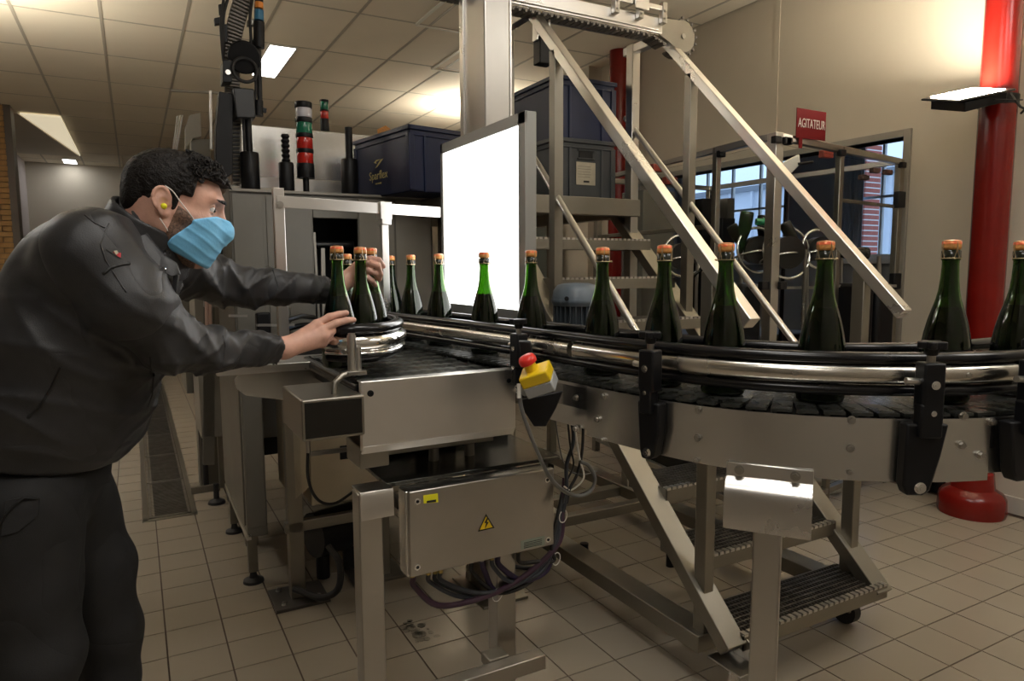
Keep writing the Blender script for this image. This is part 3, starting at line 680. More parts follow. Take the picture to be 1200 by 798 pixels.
b = MB(); b.box((pc.x+.008, pc.y, 1.125), (.05, .035, .010)); b.tube([(pc.x-.0, pc.y, 1.126), (pc.x-.03, pc.y-.012, 1.122), (pc.x-.052, pc.y-.02, 1.105), (pc.x-.056, pc.y-.022, 1.07)], .008, 12); b.build('clamp_arm', STEELD, gu, bevel=.001)
MB().cyl((pc.x-.02, pc.y, 1.18), (pc.x+.02, pc.y+.06, 1.185), .006, 12).build('clamp_rod', STEEL, gu)
# ================================================================== CONTROL BOX WITH CABLES
cb = thing('control_box', (1.03, -1.95, .55), 'stainless control box with warning triangle hanging under the infeed table', 'control box')
R = Matrix.Rotation(math.radians(0), 3, 'Z'); cby = -1.965
MB().bb(.771, 1.226, cby+.004, -1.905, .562, .800).build('body', STEELH, cb, bevel=.003)
dn = MB().bb(.776, 1.230, cby-.012, cby+.006, .567, .803).build('lid', STEEL, cb, bevel=.003)
for q in ((489, 587.5), (489, 664.5), (642, 632), (641, 562)):
    P_ = onY(*q, cby-.012); b = MB(); b.cyl(P_, P_-Vector((0, .003, 0)), .0085, 18); s1 = b.build('lid_screw', CHROME, dn); MB().cyl(P_-Vector((0, .003, 0)), P_-Vector((0, .0036, 0)), .0045, 12).build('recess', BLACK, s1)
Y_ = cby-.0125
def flat(name, px, y0_, m, parent, th=.0006, e=0):
    return MB().prism([onY(x, y, Y_-e) for x, y in px], (0, -th, 0)).build(name, m, parent, smooth=0)
flat('yellow_sticker', [(496, 580.5), (513, 578), (513.5, 588.5), (496.5, 590)], 0, YELF, dn)
flat('sticker_print', [(500, 587), (511, 585.2), (511, 588), (500, 589.4)], 0, INK, dn, e=.0007)
flat('warning_triangle', [(560, 623), (569.5, 602), (579.5, 618.5)], 0, INK, dn)
flat('triangle_field', [(562.2, 621), (569.6, 605.2), (577.2, 617.6)], 0, YELLOW, dn, e=.0007)
flat('lightning_bolt', [(570.6, 607), (567.6, 613), (569.8, 612.6), (568, 619.6), (572.8, 611.5), (570.4, 611.9), (572, 607.2)], 0, INK, dn, e=.0015)
flat('rating_plate', [(610, 634), (638, 627.5), (638.5, 638), (610.5, 644)], 0, mat('plate_grey', (.33, .38, .32), .4, .3), dn)
for k in range(4): flat('plate_line', [(614, 636.0+2*k-k*.1), (635, 631.2+2*k), (635, 631.9+2*k), (614, 636.7+2*k)], 0, INK, dn, e=.0007)
# cable glands and hoses
ends = [(483.5, 673), (502, 668), (510, 667), (516, 666), (552, 657), (565, 655), (576, 651), (583, 649), (594, 648), (607, 645)]
sag = [(520, 712), (548, 702), (560, 699), (566, 697), (585, 697), (583, 695), (600, 684), (612, 682), (622, 668), (630, 660)]
hm = [PLUM, HOSE, HOSE, HOSE, RUBBER, PURP, HOSE, PURP, HOSE, RUBBER]
for k, ((x, y), (sx, sy)) in enumerate(zip(ends, sag)):
    v0 = (onY(x, y, -1.90)-CC).dot(FW); off_ = .012*(k % 3)
    p0 = onY(x, y-6, -1.90+off_); p1 = p0-Vector((0, 0, .028)); 
    MB().cyl(p0+Vector((0, 0, .006)), p1, .008 if k not in (4, 9) else .006, 6).build('cable_gland', BRASS if k not in (4, 5) else GREYL, cb, smooth=30)
    pe = onY(652-k*.6, 640, -1.90+off_); pm = onY(sx, sy-2, -1.90+off_); pm2 = onY((sx+652)/2+8, (sy+640)/2+12-k*.6, -1.90+off_)
    up1 = onY(659-k*.5, 600, -1.88+off_); up2 = onY(662, 560+k, -1.86+off_)
    pts = cat3([p1+Vector((0, 0, .006)), p1-Vector((-.008, 0, .028)), pm, pm2, pe, up1, up2], 7)
    MB().tube(pts, .0088 if k in (0, 5, 7) else .0065, 10).build('hose', hm[k], cb, smooth=60)
for (x, y) in ((583, 697), (652, 655), (660, 605)): P_ = onY(x, y, -1.895); MB().tube([P_+Vector((.02*math.cos(a)*(1 if y > 690 else .9), .02*math.cos(a)*.3, .02*math.sin(a))) for a in [2*PI*q/14 for q in range(14)]], .0015, 5, closed=True).build('cable_tie', WHITEP, cb)
# grey cable from the emergency stop, thin loose wires
ws = thing('loose_wiring', tuple(onV(680, 560, 2.0)), 'loop of grey cable and thin wires hanging beside the control box', 'cables')
def pv(x, y, v): return onV(x, y, v)
def wire(pts, r, m, name='cable'): MB().tube(cat3([pv(*q) for q in pts], 7), r, 8).build(name, m, ws, smooth=60)
wire([(609, 462, 1.66), (611, 478, 1.66), (620, 505, 1.68), (632, 535, 1.72), (645, 560, 1.78), (662, 576, 1.85), (680, 581, 1.9), (693, 574, 1.93), (697, 560, 1.94), (690, 546, 1.93), (680, 541, 1.92)], .0055, GREYC)
wire([(664, 478, 2.0), (668, 520, 2.0), (672, 545, 2.0), (664, 565, 1.98), (660, 590, 1.95)], .003, RUBBER); wire([(672, 480, 2.0), (676, 518, 2.0), (680, 540, 2.0), (684, 560, 1.99), (670, 574, 1.98), (661, 570, 1.96)], .0025, WHITEP)
wire([(690, 545, 2.0), (698, 560, 2.0), (694, 572, 1.99), (676, 580, 1.98), (662, 580, 1.97)], .002, RUBBER); wire([(650, 485, 2.0), (655, 520, 2.0), (660, 540, 2.0), (668, 552, 2.0), (684, 556, 2.0), (700, 552, 2.02)], .002, GREYC)
wire([(668, 480, 2.02), (672, 515, 2.02), (664, 545, 2.0), (664, 575, 1.97), (660, 600, 1.95)], .006, HOSE); wire([(684, 485, 2.02), (682, 530, 2.02), (676, 556, 2.0), (668, 572, 1.98), (664, 590, 1.96)], .0045, RUBBER)
# ================================================================== EMERGENCY STOP
ec = pv(631, 444, 1.66)
es = thing('emergency_stop', tuple(ec), 'yellow emergency stop box with red mushroom button on a black bracket', 'emergency stop')
ax = (RT*-.42+Vector((0, 0, .90))-FW*.25).normalized(); sx = (RT*.86+Vector((0, 0, .36))-FW*.3); sx = (sx-ax*sx.dot(ax)).normalized(); dz = sx.cross(ax).normalized()
Rm = Matrix((sx, dz, ax)).transposed()
def E(a, b_, c): return ec+Rm @ Vector((a, b_, c))
MB().box(E(0, 0, -.0165), (.074, .062, .030), Rm).build('lower_case', GREYL, es, bevel=.004)
MB().box(E(0, 0, .0125), (.074, .062, .030), Rm).build('upper_case', YELLOW, es, bevel=.004)
b = MB(); b.cyl(E(-.006, -.004, .026), E(-.006, -.004, .048), .0165, 20, .0145); b.build('collar', YELLOW, es)
b = MB(); b.lathe([(.014, .044), (.0215, .048), (.0225, .056), (.019, .064), (.010, .067), (.0005, .068)], E(-.006, -.004, 0), 24, Rm); b.build('mushroom_button', REDB, es, smooth=50)
b = MB(); b.cyl(E(-.040, -.01, -.020), E(-.056, -.014, -.030), .015, 18, .011); b.cyl(E(-.033, -.01, -.016), E(-.042, -.01, -.021), .017, 8); b.build('cable_gland', GREYL, es)
b = MB(); b.prism([pv(606, 470, 1.70), pv(660, 458, 1.72), pv(652, 478, 1.72), pv(640, 500, 1.72), pv(626, 500, 1.70)], FW*.012); b.prism([pv(608, 400, 1.74), pv(622, 400, 1.74), pv(640, 495, 1.74), pv(622, 495, 1.74)], FW*.03); b.build('mounting_bracket', BLACK, es, bevel=.003)
MB().box(pv(608, 458, 1.645), (.008, .006, .035)).build('cable_tag', WHITEP, es)
# ================================================================== LIGHT BOARD
lb = thing('light_board', (1.3, -1.35, 1.23), 'large glowing white inspection light board in a grey frame behind the bottles', 'light board')
y0, y1, z0, z1 = -1.70, -1.005, 1.222, 1.895
f = MB(); f.bb(1.302, 1.335, y0, y1, z0, z1); f.build('back_case', ALUF, lb, bevel=.002)
fw_ = .038
for a in ((y0, y1, z1-fw_, z1), (y0, y1, z0, z0+fw_*.8), (y0, y0+.045, z0, z1), (y1-.02, y1, z0, z1)): MB().bb(1.292, 1.303, *a).build('frame_strip', ALUF, lb, bevel=.001)
MB().bb(1.298, 1.3025, y0+.045, y1-.02, z0+.03, z1-fw_).build('diffuser', BOARDM, lb, smooth=0)
b = MB(); b.bb(1.31, 1.34, -1.62, -1.58, 1.05, z0); b.bb(1.31, 1.34, -1.12, -1.08, 1.05, z0); b.build('stand', STEELD, lb)
# ================================================================== TALL STEEL COLUMN
sc_ = thing('steel_post', (1.455, -1.1, 0), 'thick square stainless post rising behind the light board to the ceiling', 'post')
MB().bb(1.40, 1.512, -1.20, -.99, 0.01, ZC).build('tube', STEEL, sc_, bevel=.006)
b = MB(); b.bb(1.392, 1.40, -1.02, -.985, 0.02, ZC); b.bb(1.512, 1.520, -1.20, -1.175, 0.02, ZC); b.build('edge_strip', STEELW, sc_, bevel=.001)
MB().bb(1.35, 1.56, -1.25, -.93, 0, .012).build('base_plate', STEELD, sc_, bevel=.002)
# ================================================================== GEAR MOTOR
mc = Vector((1.50, -1.66, 1.19))
gm = thing('electric_motor', tuple(mc), 'grey-blue finned electric motor behind the bottles, right of the light board', 'motor')
mx_, my_ = mc.x+.02, mc.y
c_ = MB(); c_.cyl((mx_, my_, 1.12), (mx_, my_, 1.275), .062, 32)
for k in range(26):
    an_ = 2*PI*k/26; vv = Vector((math.cos(an_), math.sin(an_), 0)); c_.bar(Vector((mx_, my_, 1.125))+vv*.07, Vector((mx_, my_, 1.265))+vv*.07, .004, .022, vv)
c_.build('finned_body', mat('dark_motor_enamel', (.045, .055, .065), .35), gm, bevel=.0008)
MB().lathe([(.080, 1.262), (.084, 1.266), (.086, 1.290), (.083, 1.297), (.080, 1.315), (.068, 1.333), (.045, 1.340), (.001, 1.342)], (mx_, my_, 0), 36, caps=False).build('fan_cowl', MOTOR, gm, smooth=50)
MB().lathe([(.0865, 1.272), (.088, 1.276), (.088, 1.284), (.0865, 1.288)], (mx_, my_, 0), 36).build('cowl_rim', MOTOR, gm, smooth=50)
MB().cyl(onV(664, 350, 2.32), onV(664, 350, 2.30), .008, 8).build('gland', BLACK, gm)
MB().box((mx_+.07, my_-.03, 1.20), (.07, .07, .10)).build('terminal_box', MOTOR, gm, bevel=.01)
MB().bb(1.42, 1.60, -1.75, -1.55, 1.06, 1.125).build('gearbox', STEELD, gm, bevel=.008)
MB().bb(1.30, 1.60, -1.68, -1.62, 1.035, 1.062).build('support_arm', STEELD, gm, bevel=.003)
# ================================================================== STAIRCASE WITH PLATFORM
XL_, XR_ = 1.79, 2.55
st = thing('steel_staircase', (2.17, -1.3, 0), 'mobile stainless staircase with grated treads and sloping handrails up to a platform', 'stairs')
def sbar(a, b, w, h, name, m=STEELW, up=(1, 0, 0)): return MB().bar(a, b, w, h, up).build(name, m, st, bevel=.003)
for X in (XL_, XR_):
    sbar((X, -2.20, 1.224), (X, -.885, 2.54), .042, .045, 'handrail', STEELW)
    sbar((X, -.90, 2.535), (X, -.60, 2.535), .042, .045, 'handrail')
    MB().cyl((X, -2.02 if X < 2 else -2.03, .80), (X, -.60, 2.20), .0145, 14).build('mid_rail', STEELW, st)
    sbar((X, -2.17, .175), (X, -.52, 1.70), .05, .085, 'stringer', STEELD)
    sbar((X, -2.03, .13), (X, -2.03, 1.38), .05, .042, 'post', STEELD)
    sbar((X, -1.10, 1.10), (X, -1.10, 2.31), .045, .045, 'post', STEELD)
    sbar((X, -.66, .10), (X, -.66, 2.56), .055, .05, 'post', STEEL if X > 2 else STEELD)
    sbar((X, .15, .10), (X, .15, 1.70), .05, .05, 'post', STEELD)
    sbar((X, -2.06, .145), (X, .25, .145), .06, .095, 'base_beam', STEELD)
sbar((XL_, -1.14, .26), (XR_, -1.14, .26), .045, .05, 'cross_beam', STEELD); sbar((XL_, -.62, .14), (XR_, -.62, .14), .05, .07, 'cross_beam', STEELD)
sbar((1.10, -1.12, .285), (XL_, -1.12, .285), .05, .075, 'cross_beam', STEEL); sbar((1.2, -.60, .285), (XL_+.02, -.60, .285), .05, .075, 'cross_beam', STEELD)
for X in (XL_, XR_):
    for y in ((-2.03, .2) if X > 2 else (.2,)):
        w_ = MB(); w_.cyl((X-.018, y, .055), (X+.018, y, .055), .052, 24); w_.build('castor_wheel', RUBBER, st)
        MB().bb(X-.03, X+.03, y-.035, y+.035, .058, .105).build('castor_fork', STEELD, st, bevel=.003)
MB().cyl((1.95, -1.1, 0), (1.95, -1.1, .11), .02, 12).build('foot', BLACK, st); MB().cyl((2.3, -1.3, 0), (2.3, -1.3, .11), .02, 12).build('foot', BLACK, st)
b = MB(); b.prism([(XL_-.045, -2.24, .125), (XL_+.045, -2.24, .125), (XL_+.045, -2.10, .125), (XL_-.045, -2.10, .125)], (0, 0, .006))
b.prism([(XL_+.045, -2.24, .125), (XL_+.045, -2.10, .125), (XL_+.045, -2.10, .24), (XL_+.045, -2.24, .17)], (.005, 0, 0)); b.build('corner_plate', STEEL, st, bevel=.001)
MB().cyl((XL_, -2.17, .0), (XL_, -2.17, .125), .016, 14).build('jack_foot', CHROME, st)
treads = [(.215+.1885*k, -2.18+.1885*k) for k in range(8)]
for z, y in treads:
    t = MB(); dp = .215; x0, x1 = XL_+.03, XR_-.03
    if z < .3: x1 = XR_+.02
    t.bb(x0, x1, y, y+.006, z-.052, z-.004); t.bb(x0, x1, y+dp-.006, y+dp, z-.05, z); t.bb(x0, x0+.005, y, y+dp, z-.05, z-.001); t.bb(x1-.005, x1, y, y+dp, z-.05, z-.001)
    tr_ = t.build('tread', STEELD, st, smooth=0)
    n = 24; b = MB()
    for q in range(1, n*2): xx = x0+(x1-x0)*q/(n*2); b.bb(xx-.0012, xx+.0012, y+.004, y+dp-.004, z-.028, z-.002)
    for q in range(1, 9): yy = y+dp*q/9; b.bb(x0, x1, yy-.0018, yy+.0018, z-.008, z-.0005)
    tag(b.build('grating_bars', GALV, tr_, smooth=0), kind='stuff')
    b = MB(); m = 27
    for q in range(m): xx = x0+(x1-x0)*(q+.5)/m; b.bb(xx-.0088, xx+.0088, y-.001, y+.022, z-.006, z+.004)
    tag(b.build('serrated_nosing', STEELW, tr_, smooth=0), kind='stuff')
# platform
b = MB(); b.bb(1.55, XR_+.03, -.70, -.64, 1.665, 1.755); b.build('platform_beam', STEELD, st, bevel=.003)
b = MB(); b.bb(1.55, XR_+.03, .55, .60, 1.665, 1.755); b.bb(XR_-.02, XR_+.03, -.64, .55, 1.665, 1.755); b.bb(1.55, 1.60, -.64, .55, 1.665, 1.755); b.build('platform_frame', STEELD, st, bevel=.003)
b = MB(); b.bb(1.60, XR_-.02, -.64, .55, 1.735, 1.752); b.build('platform_deck', STEELD, st, smooth=0)
# ================================================================== CRATES (local origin: centre of base)
def crate(loc, rz, w, dp, h, m, label, logo=True, paper=False, handle=True):
    t = thing('storage_crate', (0, 0, 0), label, 'crate', 'stacking plastic crates on the steelwork')
    b = MB(); th = .012
    b.bb(-w/2+.01, w/2-.01, -dp/2+.01, -dp/2+.01+th, .0, h-.02); b.bb(-w/2+.01, w/2-.01, dp/2-.01-th, dp/2-.01, 0, h-.02)
    b.bb(-w/2+.01, -w/2+.01+th, -dp/2+.01, dp/2-.01, 0, h-.02); b.bb(w/2-.01-th, w/2-.01, -dp/2+.01, dp/2-.01, 0, h-.02); b.bb(-w/2+.01, w/2-.01, -dp/2+.01, dp/2-.01, 0, .012)
    b.build('shell', m, t, bevel=.004)
    b = MB(); 
    for a in ((-w/2, w/2, -dp/2, -dp/2+.016), (-w/2, w/2, dp/2-.016, dp/2), (-w/2, -w/2+.016, -dp/2, dp/2), (w/2-.016, w/2, -dp/2, dp/2)): b.bb(*a, h-.022, h); b.bb(a[0]+.004, a[1]-.004, a[2]+.004, a[3]-.004, h-.050, h-.043)
    b.build('rim', m, t, bevel=.003)
    for sx in (-1, 1):
        for sy in (-1, 1):
            q = MB(); q.bb(sx*(w/2-.003), sx*(w/2-.035), sy*(dp/2-.004), sy*(dp/2-.012), .01, h-.04); q.bb(sx*(w/2-.004), sx*(w/2-.012), sy*(dp/2-.003), sy*(dp/2-.035), .01, h-.04); q.build('corner_rib', m, t, bevel=.002)
    for s_ in (-.26, .26):
        q = MB(); q.bb(w*s_-.006, w*s_+.006, -dp/2+.002, -dp/2+.012, .0, h-.045); q.build('rib', m, t, bevel=.002)
    if handle:
        MB().bb(-.045, .045, -dp/2+.004, -dp/2+.0105, h-.098, h-.062).build('hand_hole', DARK, t, bevel=.002)
        q = MB(); q.bb(-.055, .055, -dp/2+.0, -dp/2+.010, h-.062, h-.054); q.bb(-.055, .055, -dp/2+.0, -dp/2+.010, h-.106, h-.098); q.build('handle_lip', m, t, bevel=.002)
    if paper:
        pp = MB().bb(-.062, .062, -dp/2+.006, -dp/2+.0085, .085, .205).build('paper_label', PAPER, t, smooth=0)
        MB().bb(-.015, .022, -dp/2+.005, -dp/2+.0062, .098, .108).build('label_code', INK, t, smooth=0)
        for k in range(5): MB().bb(-.052, .03+.004*(k % 2), -dp/2+.0052, -dp/2+.0062, .125+k*.014, .128+k*.014).build('label_line', mat('faint_ink', (.30, .27, .22), .6), t, smooth=0)
    if logo:
        # printed logo on the long (-x) side: pale leaf mark over the word
        xx = -w/2+.0085; M4 = frame_M((xx, .03, h*.34), (0, -1, 0), (0, 0, 1))
        text_part('crate_print', 'Sparflex', .062, LOGO, t, M4, .0005)
        text_part('crate_print_small', 'PARTENAIRE', .012, LOGO, t, frame_M((xx, .03, h*.34-.042), (0, -1, 0), (0, 0, 1)), .0005)
        q = MB(); q.prism([(xx, .06, h*.34+.040), (xx, -.0, h*.34+.078), (xx, -.03, h*.34+.080), (xx, .035, h*.34+.045)], (-.0006, 0, 0)); q.prism([(xx, .045, h*.34+.062), (xx, .075, h*.34+.070), (xx, .045, h*.34+.082), (xx, .0, h*.34+.080), (xx, .05, h*.34+.072)], (-.0006, 0, 0)); q.build('leaf_mark', LOGO, t, smooth=0)
    t.location = loc; t.rotation_euler = (0, 0, rz); return t
crate((2.335, -.235, 1.752), 0, .40, .62, .325, GREYP, 'grey plastic crate with cream paper label, under the navy crate', logo=True, paper=True)
crate((2.335, -.235, 2.068), 0, .40, .62, .325, NAVY, 'navy plastic crate stacked on top of the grey crate', logo=False, handle=False)
pA = W(-.50, 3.43, 0); pB = W(-.874, 3.89, 0); dA = (pB-pA).normalized()      # long side pA->pB
rz = math.atan2(dA.y, dA.x)-PI/2; nrm = Vector((dA.y, -dA.x, 0)); cc_ = (pA+pB)/2+nrm*.20
crate((cc_.x, cc_.y, 1.772), rz, .40, .60, .32, NAVY, 'navy plastic crate with pale printed logo, on the grey machine', handle=False)
b = MB(); P_ = onV(452, 155, 3.75); ct = thing('cardboard_piece', tuple(P_), 'brown cardboard flap sticking out of the left navy crate', 'cardboard')
Q = [P_+RT*(-.04)+Vector((0, 0, -.06)), P_+RT*(-.045)+Vector((0, 0, .015)), P_+Vector((0, 0, .035)), P_+RT*.05+Vector((0, 0, 0)), P_+RT*.05+Vector((0, 0, -.06))]
MB().prism(Q, FW*.004).build('flap', CORK, ct, smooth=0)
# ================================================================== OVERHEAD CHAIN CONVEYOR
oc = thing('overhead_chain_conveyor', (1.9, -1.0, 2.5), 'overhead flat-chain conveyor with toothed round end above the handrails', 'conveyor')
yo = -1.0
b = MB(); b.bb(1.30, 2.45, yo-.004, yo+.004, 2.505, 2.575); b.bb(1.30, 2.45, yo+.10, yo+.108, 2.505, 2.575); b.build('side_plate', STEELW, oc, bevel=.002)
b = MB(); b.bb(1.30, 2.42, yo-.012, yo-.004, 2.515, 2.525); b.bb(1.30, 2.45, yo-.03, yo-.022, 2.60, 2.622); b.bb(1.3, 2.45, yo+.1, yo+.11, 2.60, 2.622); b.build('guide_rail', STEELW, oc, bevel=.002)
for x in (1.67, 2.30, 2.44, 2.16):
    MB().bb(x-.014, x+.014, yo-.034, yo-.004, 2.545, 2.64).build('rail_clamp', STEEL, oc, bevel=.003)
    bolt((x, yo-.034, 2.60), (0, -1, 0), r=.006, h=.006, parent=oc); bolt((x, yo-.034, 2.565), (0, -1, 0), r=.005, h=.005, parent=oc)
MB().bb(2.255, 2.335, yo-.045, yo-.038, 2.58, 2.80).build('sensor_plate', STEELW, oc, bevel=.002); MB().bb(2.288, 2.300, yo-.047, yo-.044, 2.66, 2.73).build('slot', BLACK, oc, smooth=0)
b = MB(); ex, ez, er = 2.585, 2.515, .074
b.prism([(2.40, yo, 2.575), (2.40, yo, 2.515), (2.50, yo, 2.475)]+[(ex+er*math.cos(a), yo, ez+er*math.sin(a)) for a in [math.radians(q) for q in range(-120, 96, 12)]], (0, .006, 0)); b.build('end_plate', STEELD, oc, bevel=.001)
MB().cyl((ex, yo-.006, ez), (ex, yo+.12, ez), .012, 14).build('axle', STEEL, oc)
lk = MB().box((0, .05, 0), (.026, .084, .008)); lk.box((0, .008, -.008), (.010, .012, .012)); lkm = lk.build('chain_link', TANL, oc, smooth=0); lkd = lkm.data; bpy.data.objects.remove(lkm)
pts = [(1.32+.032*k, 2.498, 0) for k in range(34)]+[(2.42+.028*k, 2.490-.010*k, -18) for k in range(3)]
pts += [(ex+(er+.006)*math.cos(a), ez+(er+.006)*math.sin(a), math.degrees(a)+90) for a in [math.radians(-120+21*k) for k in range(11)]]
for x, z, r in pts:
    o = bpy.data.objects.new('chain_link', lkd); col.objects.link(o); attach(o, oc); o.location = (x, yo, z); o.rotation_euler = (0, -math.radians(r), 0)
hk = MB(); hk.bb(1.80, 1.87, yo+.05, yo+.11, 2.30, 2.42); hk.build('sensor_box', BLACK, oc, bevel=.004)
b = MB(); b.bb(1.79, 1.805, yo+.06, yo+.10, 2.40, 2.50); b.bb(1.85, 1.86, yo+.06, yo+.10, 2.40, 2.50); b.build('sensor_bracket', STEELW, oc)
b = MB(); b.bb(1.50, XR_+.02, -.93, -.88, 2.50, 2.53); b.build('support_arm', STEEL, oc, bevel=.003)
# ================================================================== GREY FILLING MACHINE AT THE LEFT BACK
gmch = thing('grey_machine', (1.1, .2, 0), 'big grey sheet-metal machine behind the worker with a dark opening', 'machine')
MX0, MX1, MY, MZ = .585, 1.62, -.10, 1.772
b = MB(); ox0, ox1, oz0, oz1 = .975, 1.205, 1.08, 1.650
b.bb(MX0, ox0, MY, MY+.02, .55, MZ); b.bb(ox1, MX1, MY, MY+.02, .55, MZ); b.bb(ox0, ox1, MY, MY+.02, oz1, MZ); b.bb(ox0, ox1, MY, MY+.02, .55, .80)
b.bb(MX0, MX0+.02, MY, .80, .55, MZ); b.bb(MX1-.02, MX1, MY, .80, .55, MZ); b.bb(MX0, MX1, .78, .80, .3, MZ); b.bb(MX0, MX1, MY, .80, MZ-.02, MZ)
b.build('housing', PAINT, gmch, bevel=.003)
MB().bb(ox0-.1, ox1+.1, .35, .37, .8, 1.7).build('opening_back', DARK, gmch, smooth=0)
for x0, x1 in ((MX0+.012, .735), (.750, .968), (1.212, 1.40), (1.41, MX1-.01)):
    MB().bb(x0, x1, MY-.006, MY, 1.0 if x0 < 1.3 else .9, MZ-.02).build('front_panel', PAINT if x0 < 1.2 else PAINTL, gmch, bevel=.002)
f = MB(); f.cyl((ox0, MY+.10, 1.52), (ox1, MY+.10, 1.52), .022, 16); f.build('roller', BLACKG, gmch)
f = MB(); f.bar((1.0, MY+.05, 1.10), (.99, MY+.05, 1.58), .012, .012); f.bar((1.02, MY+.03, 1.05), (1.03, MY+.05, 1.50), .02, .02); f.build('inner_bars', STEELD, gmch)
MB().bb(MX0, MX1, MY-.012, MY+.0, MZ-.008, MZ+.006).build('top_edge', PAINTL, gmch, bevel=.002)
MB().bb(.60, 1.5, -.05, .6, .45, 1.0).build('lower_guts', DARK, gmch, smooth=0)
for x, y in ((.62, -.05), (1.55, -.05), (.62, .72), (1.55, .72)): MB().bb(x-.03, x+.03, y-.03, y+.03, 0, .56).build('leg', STEELD, gmch, bevel=.003)
# stainless hood on top
hd = thing('steel_hood', (1.2, .55, MZ), 'wide stainless hood standing on the grey machine behind the signal lamps', 'hood')
MB().bb(.66, 1.95, .45, .78, MZ+.0, 2.19).build('upper_box', STEELH, hd, bevel=.006); MB().bb(.70, 1.7, .38, .45, MZ, 1.90).build('lower_step', STEELW, hd, bevel=.004)
# small left cabinet of the machine with its levelling feet
lc = thing('side_cabinet', (.65, -.1, 0), 'tall narrow grey cabinet with levelling feet beside the floor drain', 'cabinet')
MB().bb(.545, .63, -.54, .30, .215, 1.085).build('body', PAINT, lc, bevel=.004); MB().bb(.538, .546, -.50, .26, .26, 1.05).build('side_panel', PAINT, lc, bevel=.002)
MB().bb(.55, .625, -.546, -.54, .26, 1.05).build('front_panel', PAINT, lc, bevel=.002)
b = MB(); b.bb(.54, .56, -.54, .30, .205, .23); b.build('bottom_rail', STEELW, lc)
for y in (-.51, .16): MB().bb(.545, .585, y-.02, y+.02, .05, .22).build('leg', STEELD, lc, bevel=.002); MB().lathe([(.045, 0), (.043, .012), (.018, .022), (.012, .05), (.012, .06)], (.565, y, 0), 20).build('levelling_foot', RUBBER, lc)
# second cabinet further back
l2_ = thing('far_cabinet', (.5, 1.2, 0), 'second grey cabinet farther back along the floor drain', 'cabinet')
MB().bb(.46, .62, .62, 1.05, .42, 1.25).build('body', PAINTL, l2_, bevel=.004); MB().bb(.42, .46, 1.05, 1.6, .62, 1.4).build('side_box', PAINT, l2_, bevel=.004)
MB().bb(.55, .62, .66, .72, .10, .44).build('leg', STEELD, l2_); MB().lathe([(.05, 0), (.045, .015), (.016, .03), (.014, .12)], (.53, .70, 0), 18).build('levelling_foot', RUBBER, l2_); MB().lathe([(.05, 0), (.045, .015), (.016, .03), (.014, .62)], (.50, 1.0, 0), 18).build('levelling_foot', RUBBER, l2_)
b = MB(); b.bb(.40, .56, .78, .80, .05, .09); b.build('foot_bar', STEELD, l2_)
# frame with base plates, hopper box, dark pump
fr = thing('machine_frame', (.7, -.8, 0), 'steel frame on bolted base plates carrying a beige metal box', 'frame')
b = MB(); b.bb(.675, .735, -.80, -.74, .012, 1.06); b.build('leg', STEELD, fr, bevel=.003); MB().bb(.60, .82, -.87, -.66, 0, .014).build('base_plate', mat('dark_plate', (.10, .09, .08), .5, .6), fr, bevel=.002)
b = MB(); b.bb(1.06, 1.12, -.76, -.70, .012, .95); b.build('leg', STEELD, fr, bevel=.003); MB().bb(.94, 1.18, -.80, -.60, 0, .014).build('base_plate', STEELD, fr, bevel=.002)
for x, y in ((.64, -.83), (.78, -.83), (.64, -.69), (1.0, -.77)): bolt((x, y, .014), (0, 0, 1), r=.009, h=.014, parent=fr)
MB().bb(.66, 1.12, -.80, -.765, .30, .345).build('cross_bar', STEELD, fr, bevel=.003)
b = MB(); b.bb(.77, 1.16, -.80, -.45, .40, .96); b.prism([(.77, -.80, .96), (.77, -.45, .96), (.70, -.45, .90), (.70, -.80, .90)], (0, 0, -.47)); b.build('metal_box', mat('beige_metal', (.50, .44, .33), .4, .6, var=.12, vscale=4), fr, bevel=.006)
for z in (.775, .615): MB().bb(.895, .945, -.806, -.80, z-.03, z+.03).build('latch', BLACK, fr, bevel=.003)
b = MB(); b.prism([(.96, -.81, .66), (.96, -.81, .60), (1.03, -.81, .60)], (0, .004, 0)); b.build('vent', BLACK, fr, smooth=0)
b = MB(); b.cyl((.80, -.66, .22), (1.0, -.60, .22), .10, 22); b.cyl((.84, -.66, .02), (.84, -.66, .2), .03, 12); b.cyl((.97, -.62, .02), (.97, -.62, .2), .03, 12); b.build('pump', BLACK, fr)
MB().tube(cat3([onV(385, 640, 2.75), onV(398, 660, 2.7), onV(396, 690, 2.68), onV(375, 700, 2.7), onV(345, 690, 2.75)]), .014, 10).build('pump_hose', RUBBER, fr)
MB().tube(cat3([onV(361, 520, 1.85), onV(361, 560, 1.85), onV(372, 585, 1.88), onV(392, 590, 1.92), onV(417, 574, 1.98)]), .0042, 8).build('cable', RUBBER, fr, smooth=60)
b = MB(); P_ = onV(361, 522, 1.85); b.cyl(P_+Vector((0, 0, .03)), P_-Vector((0, 0, .02)), .006, 10); b.bar(onV(363, 532, 1.88), onV(412, 526, 1.98), .012, .012); b.build('cable_clip', STEEL, fr)
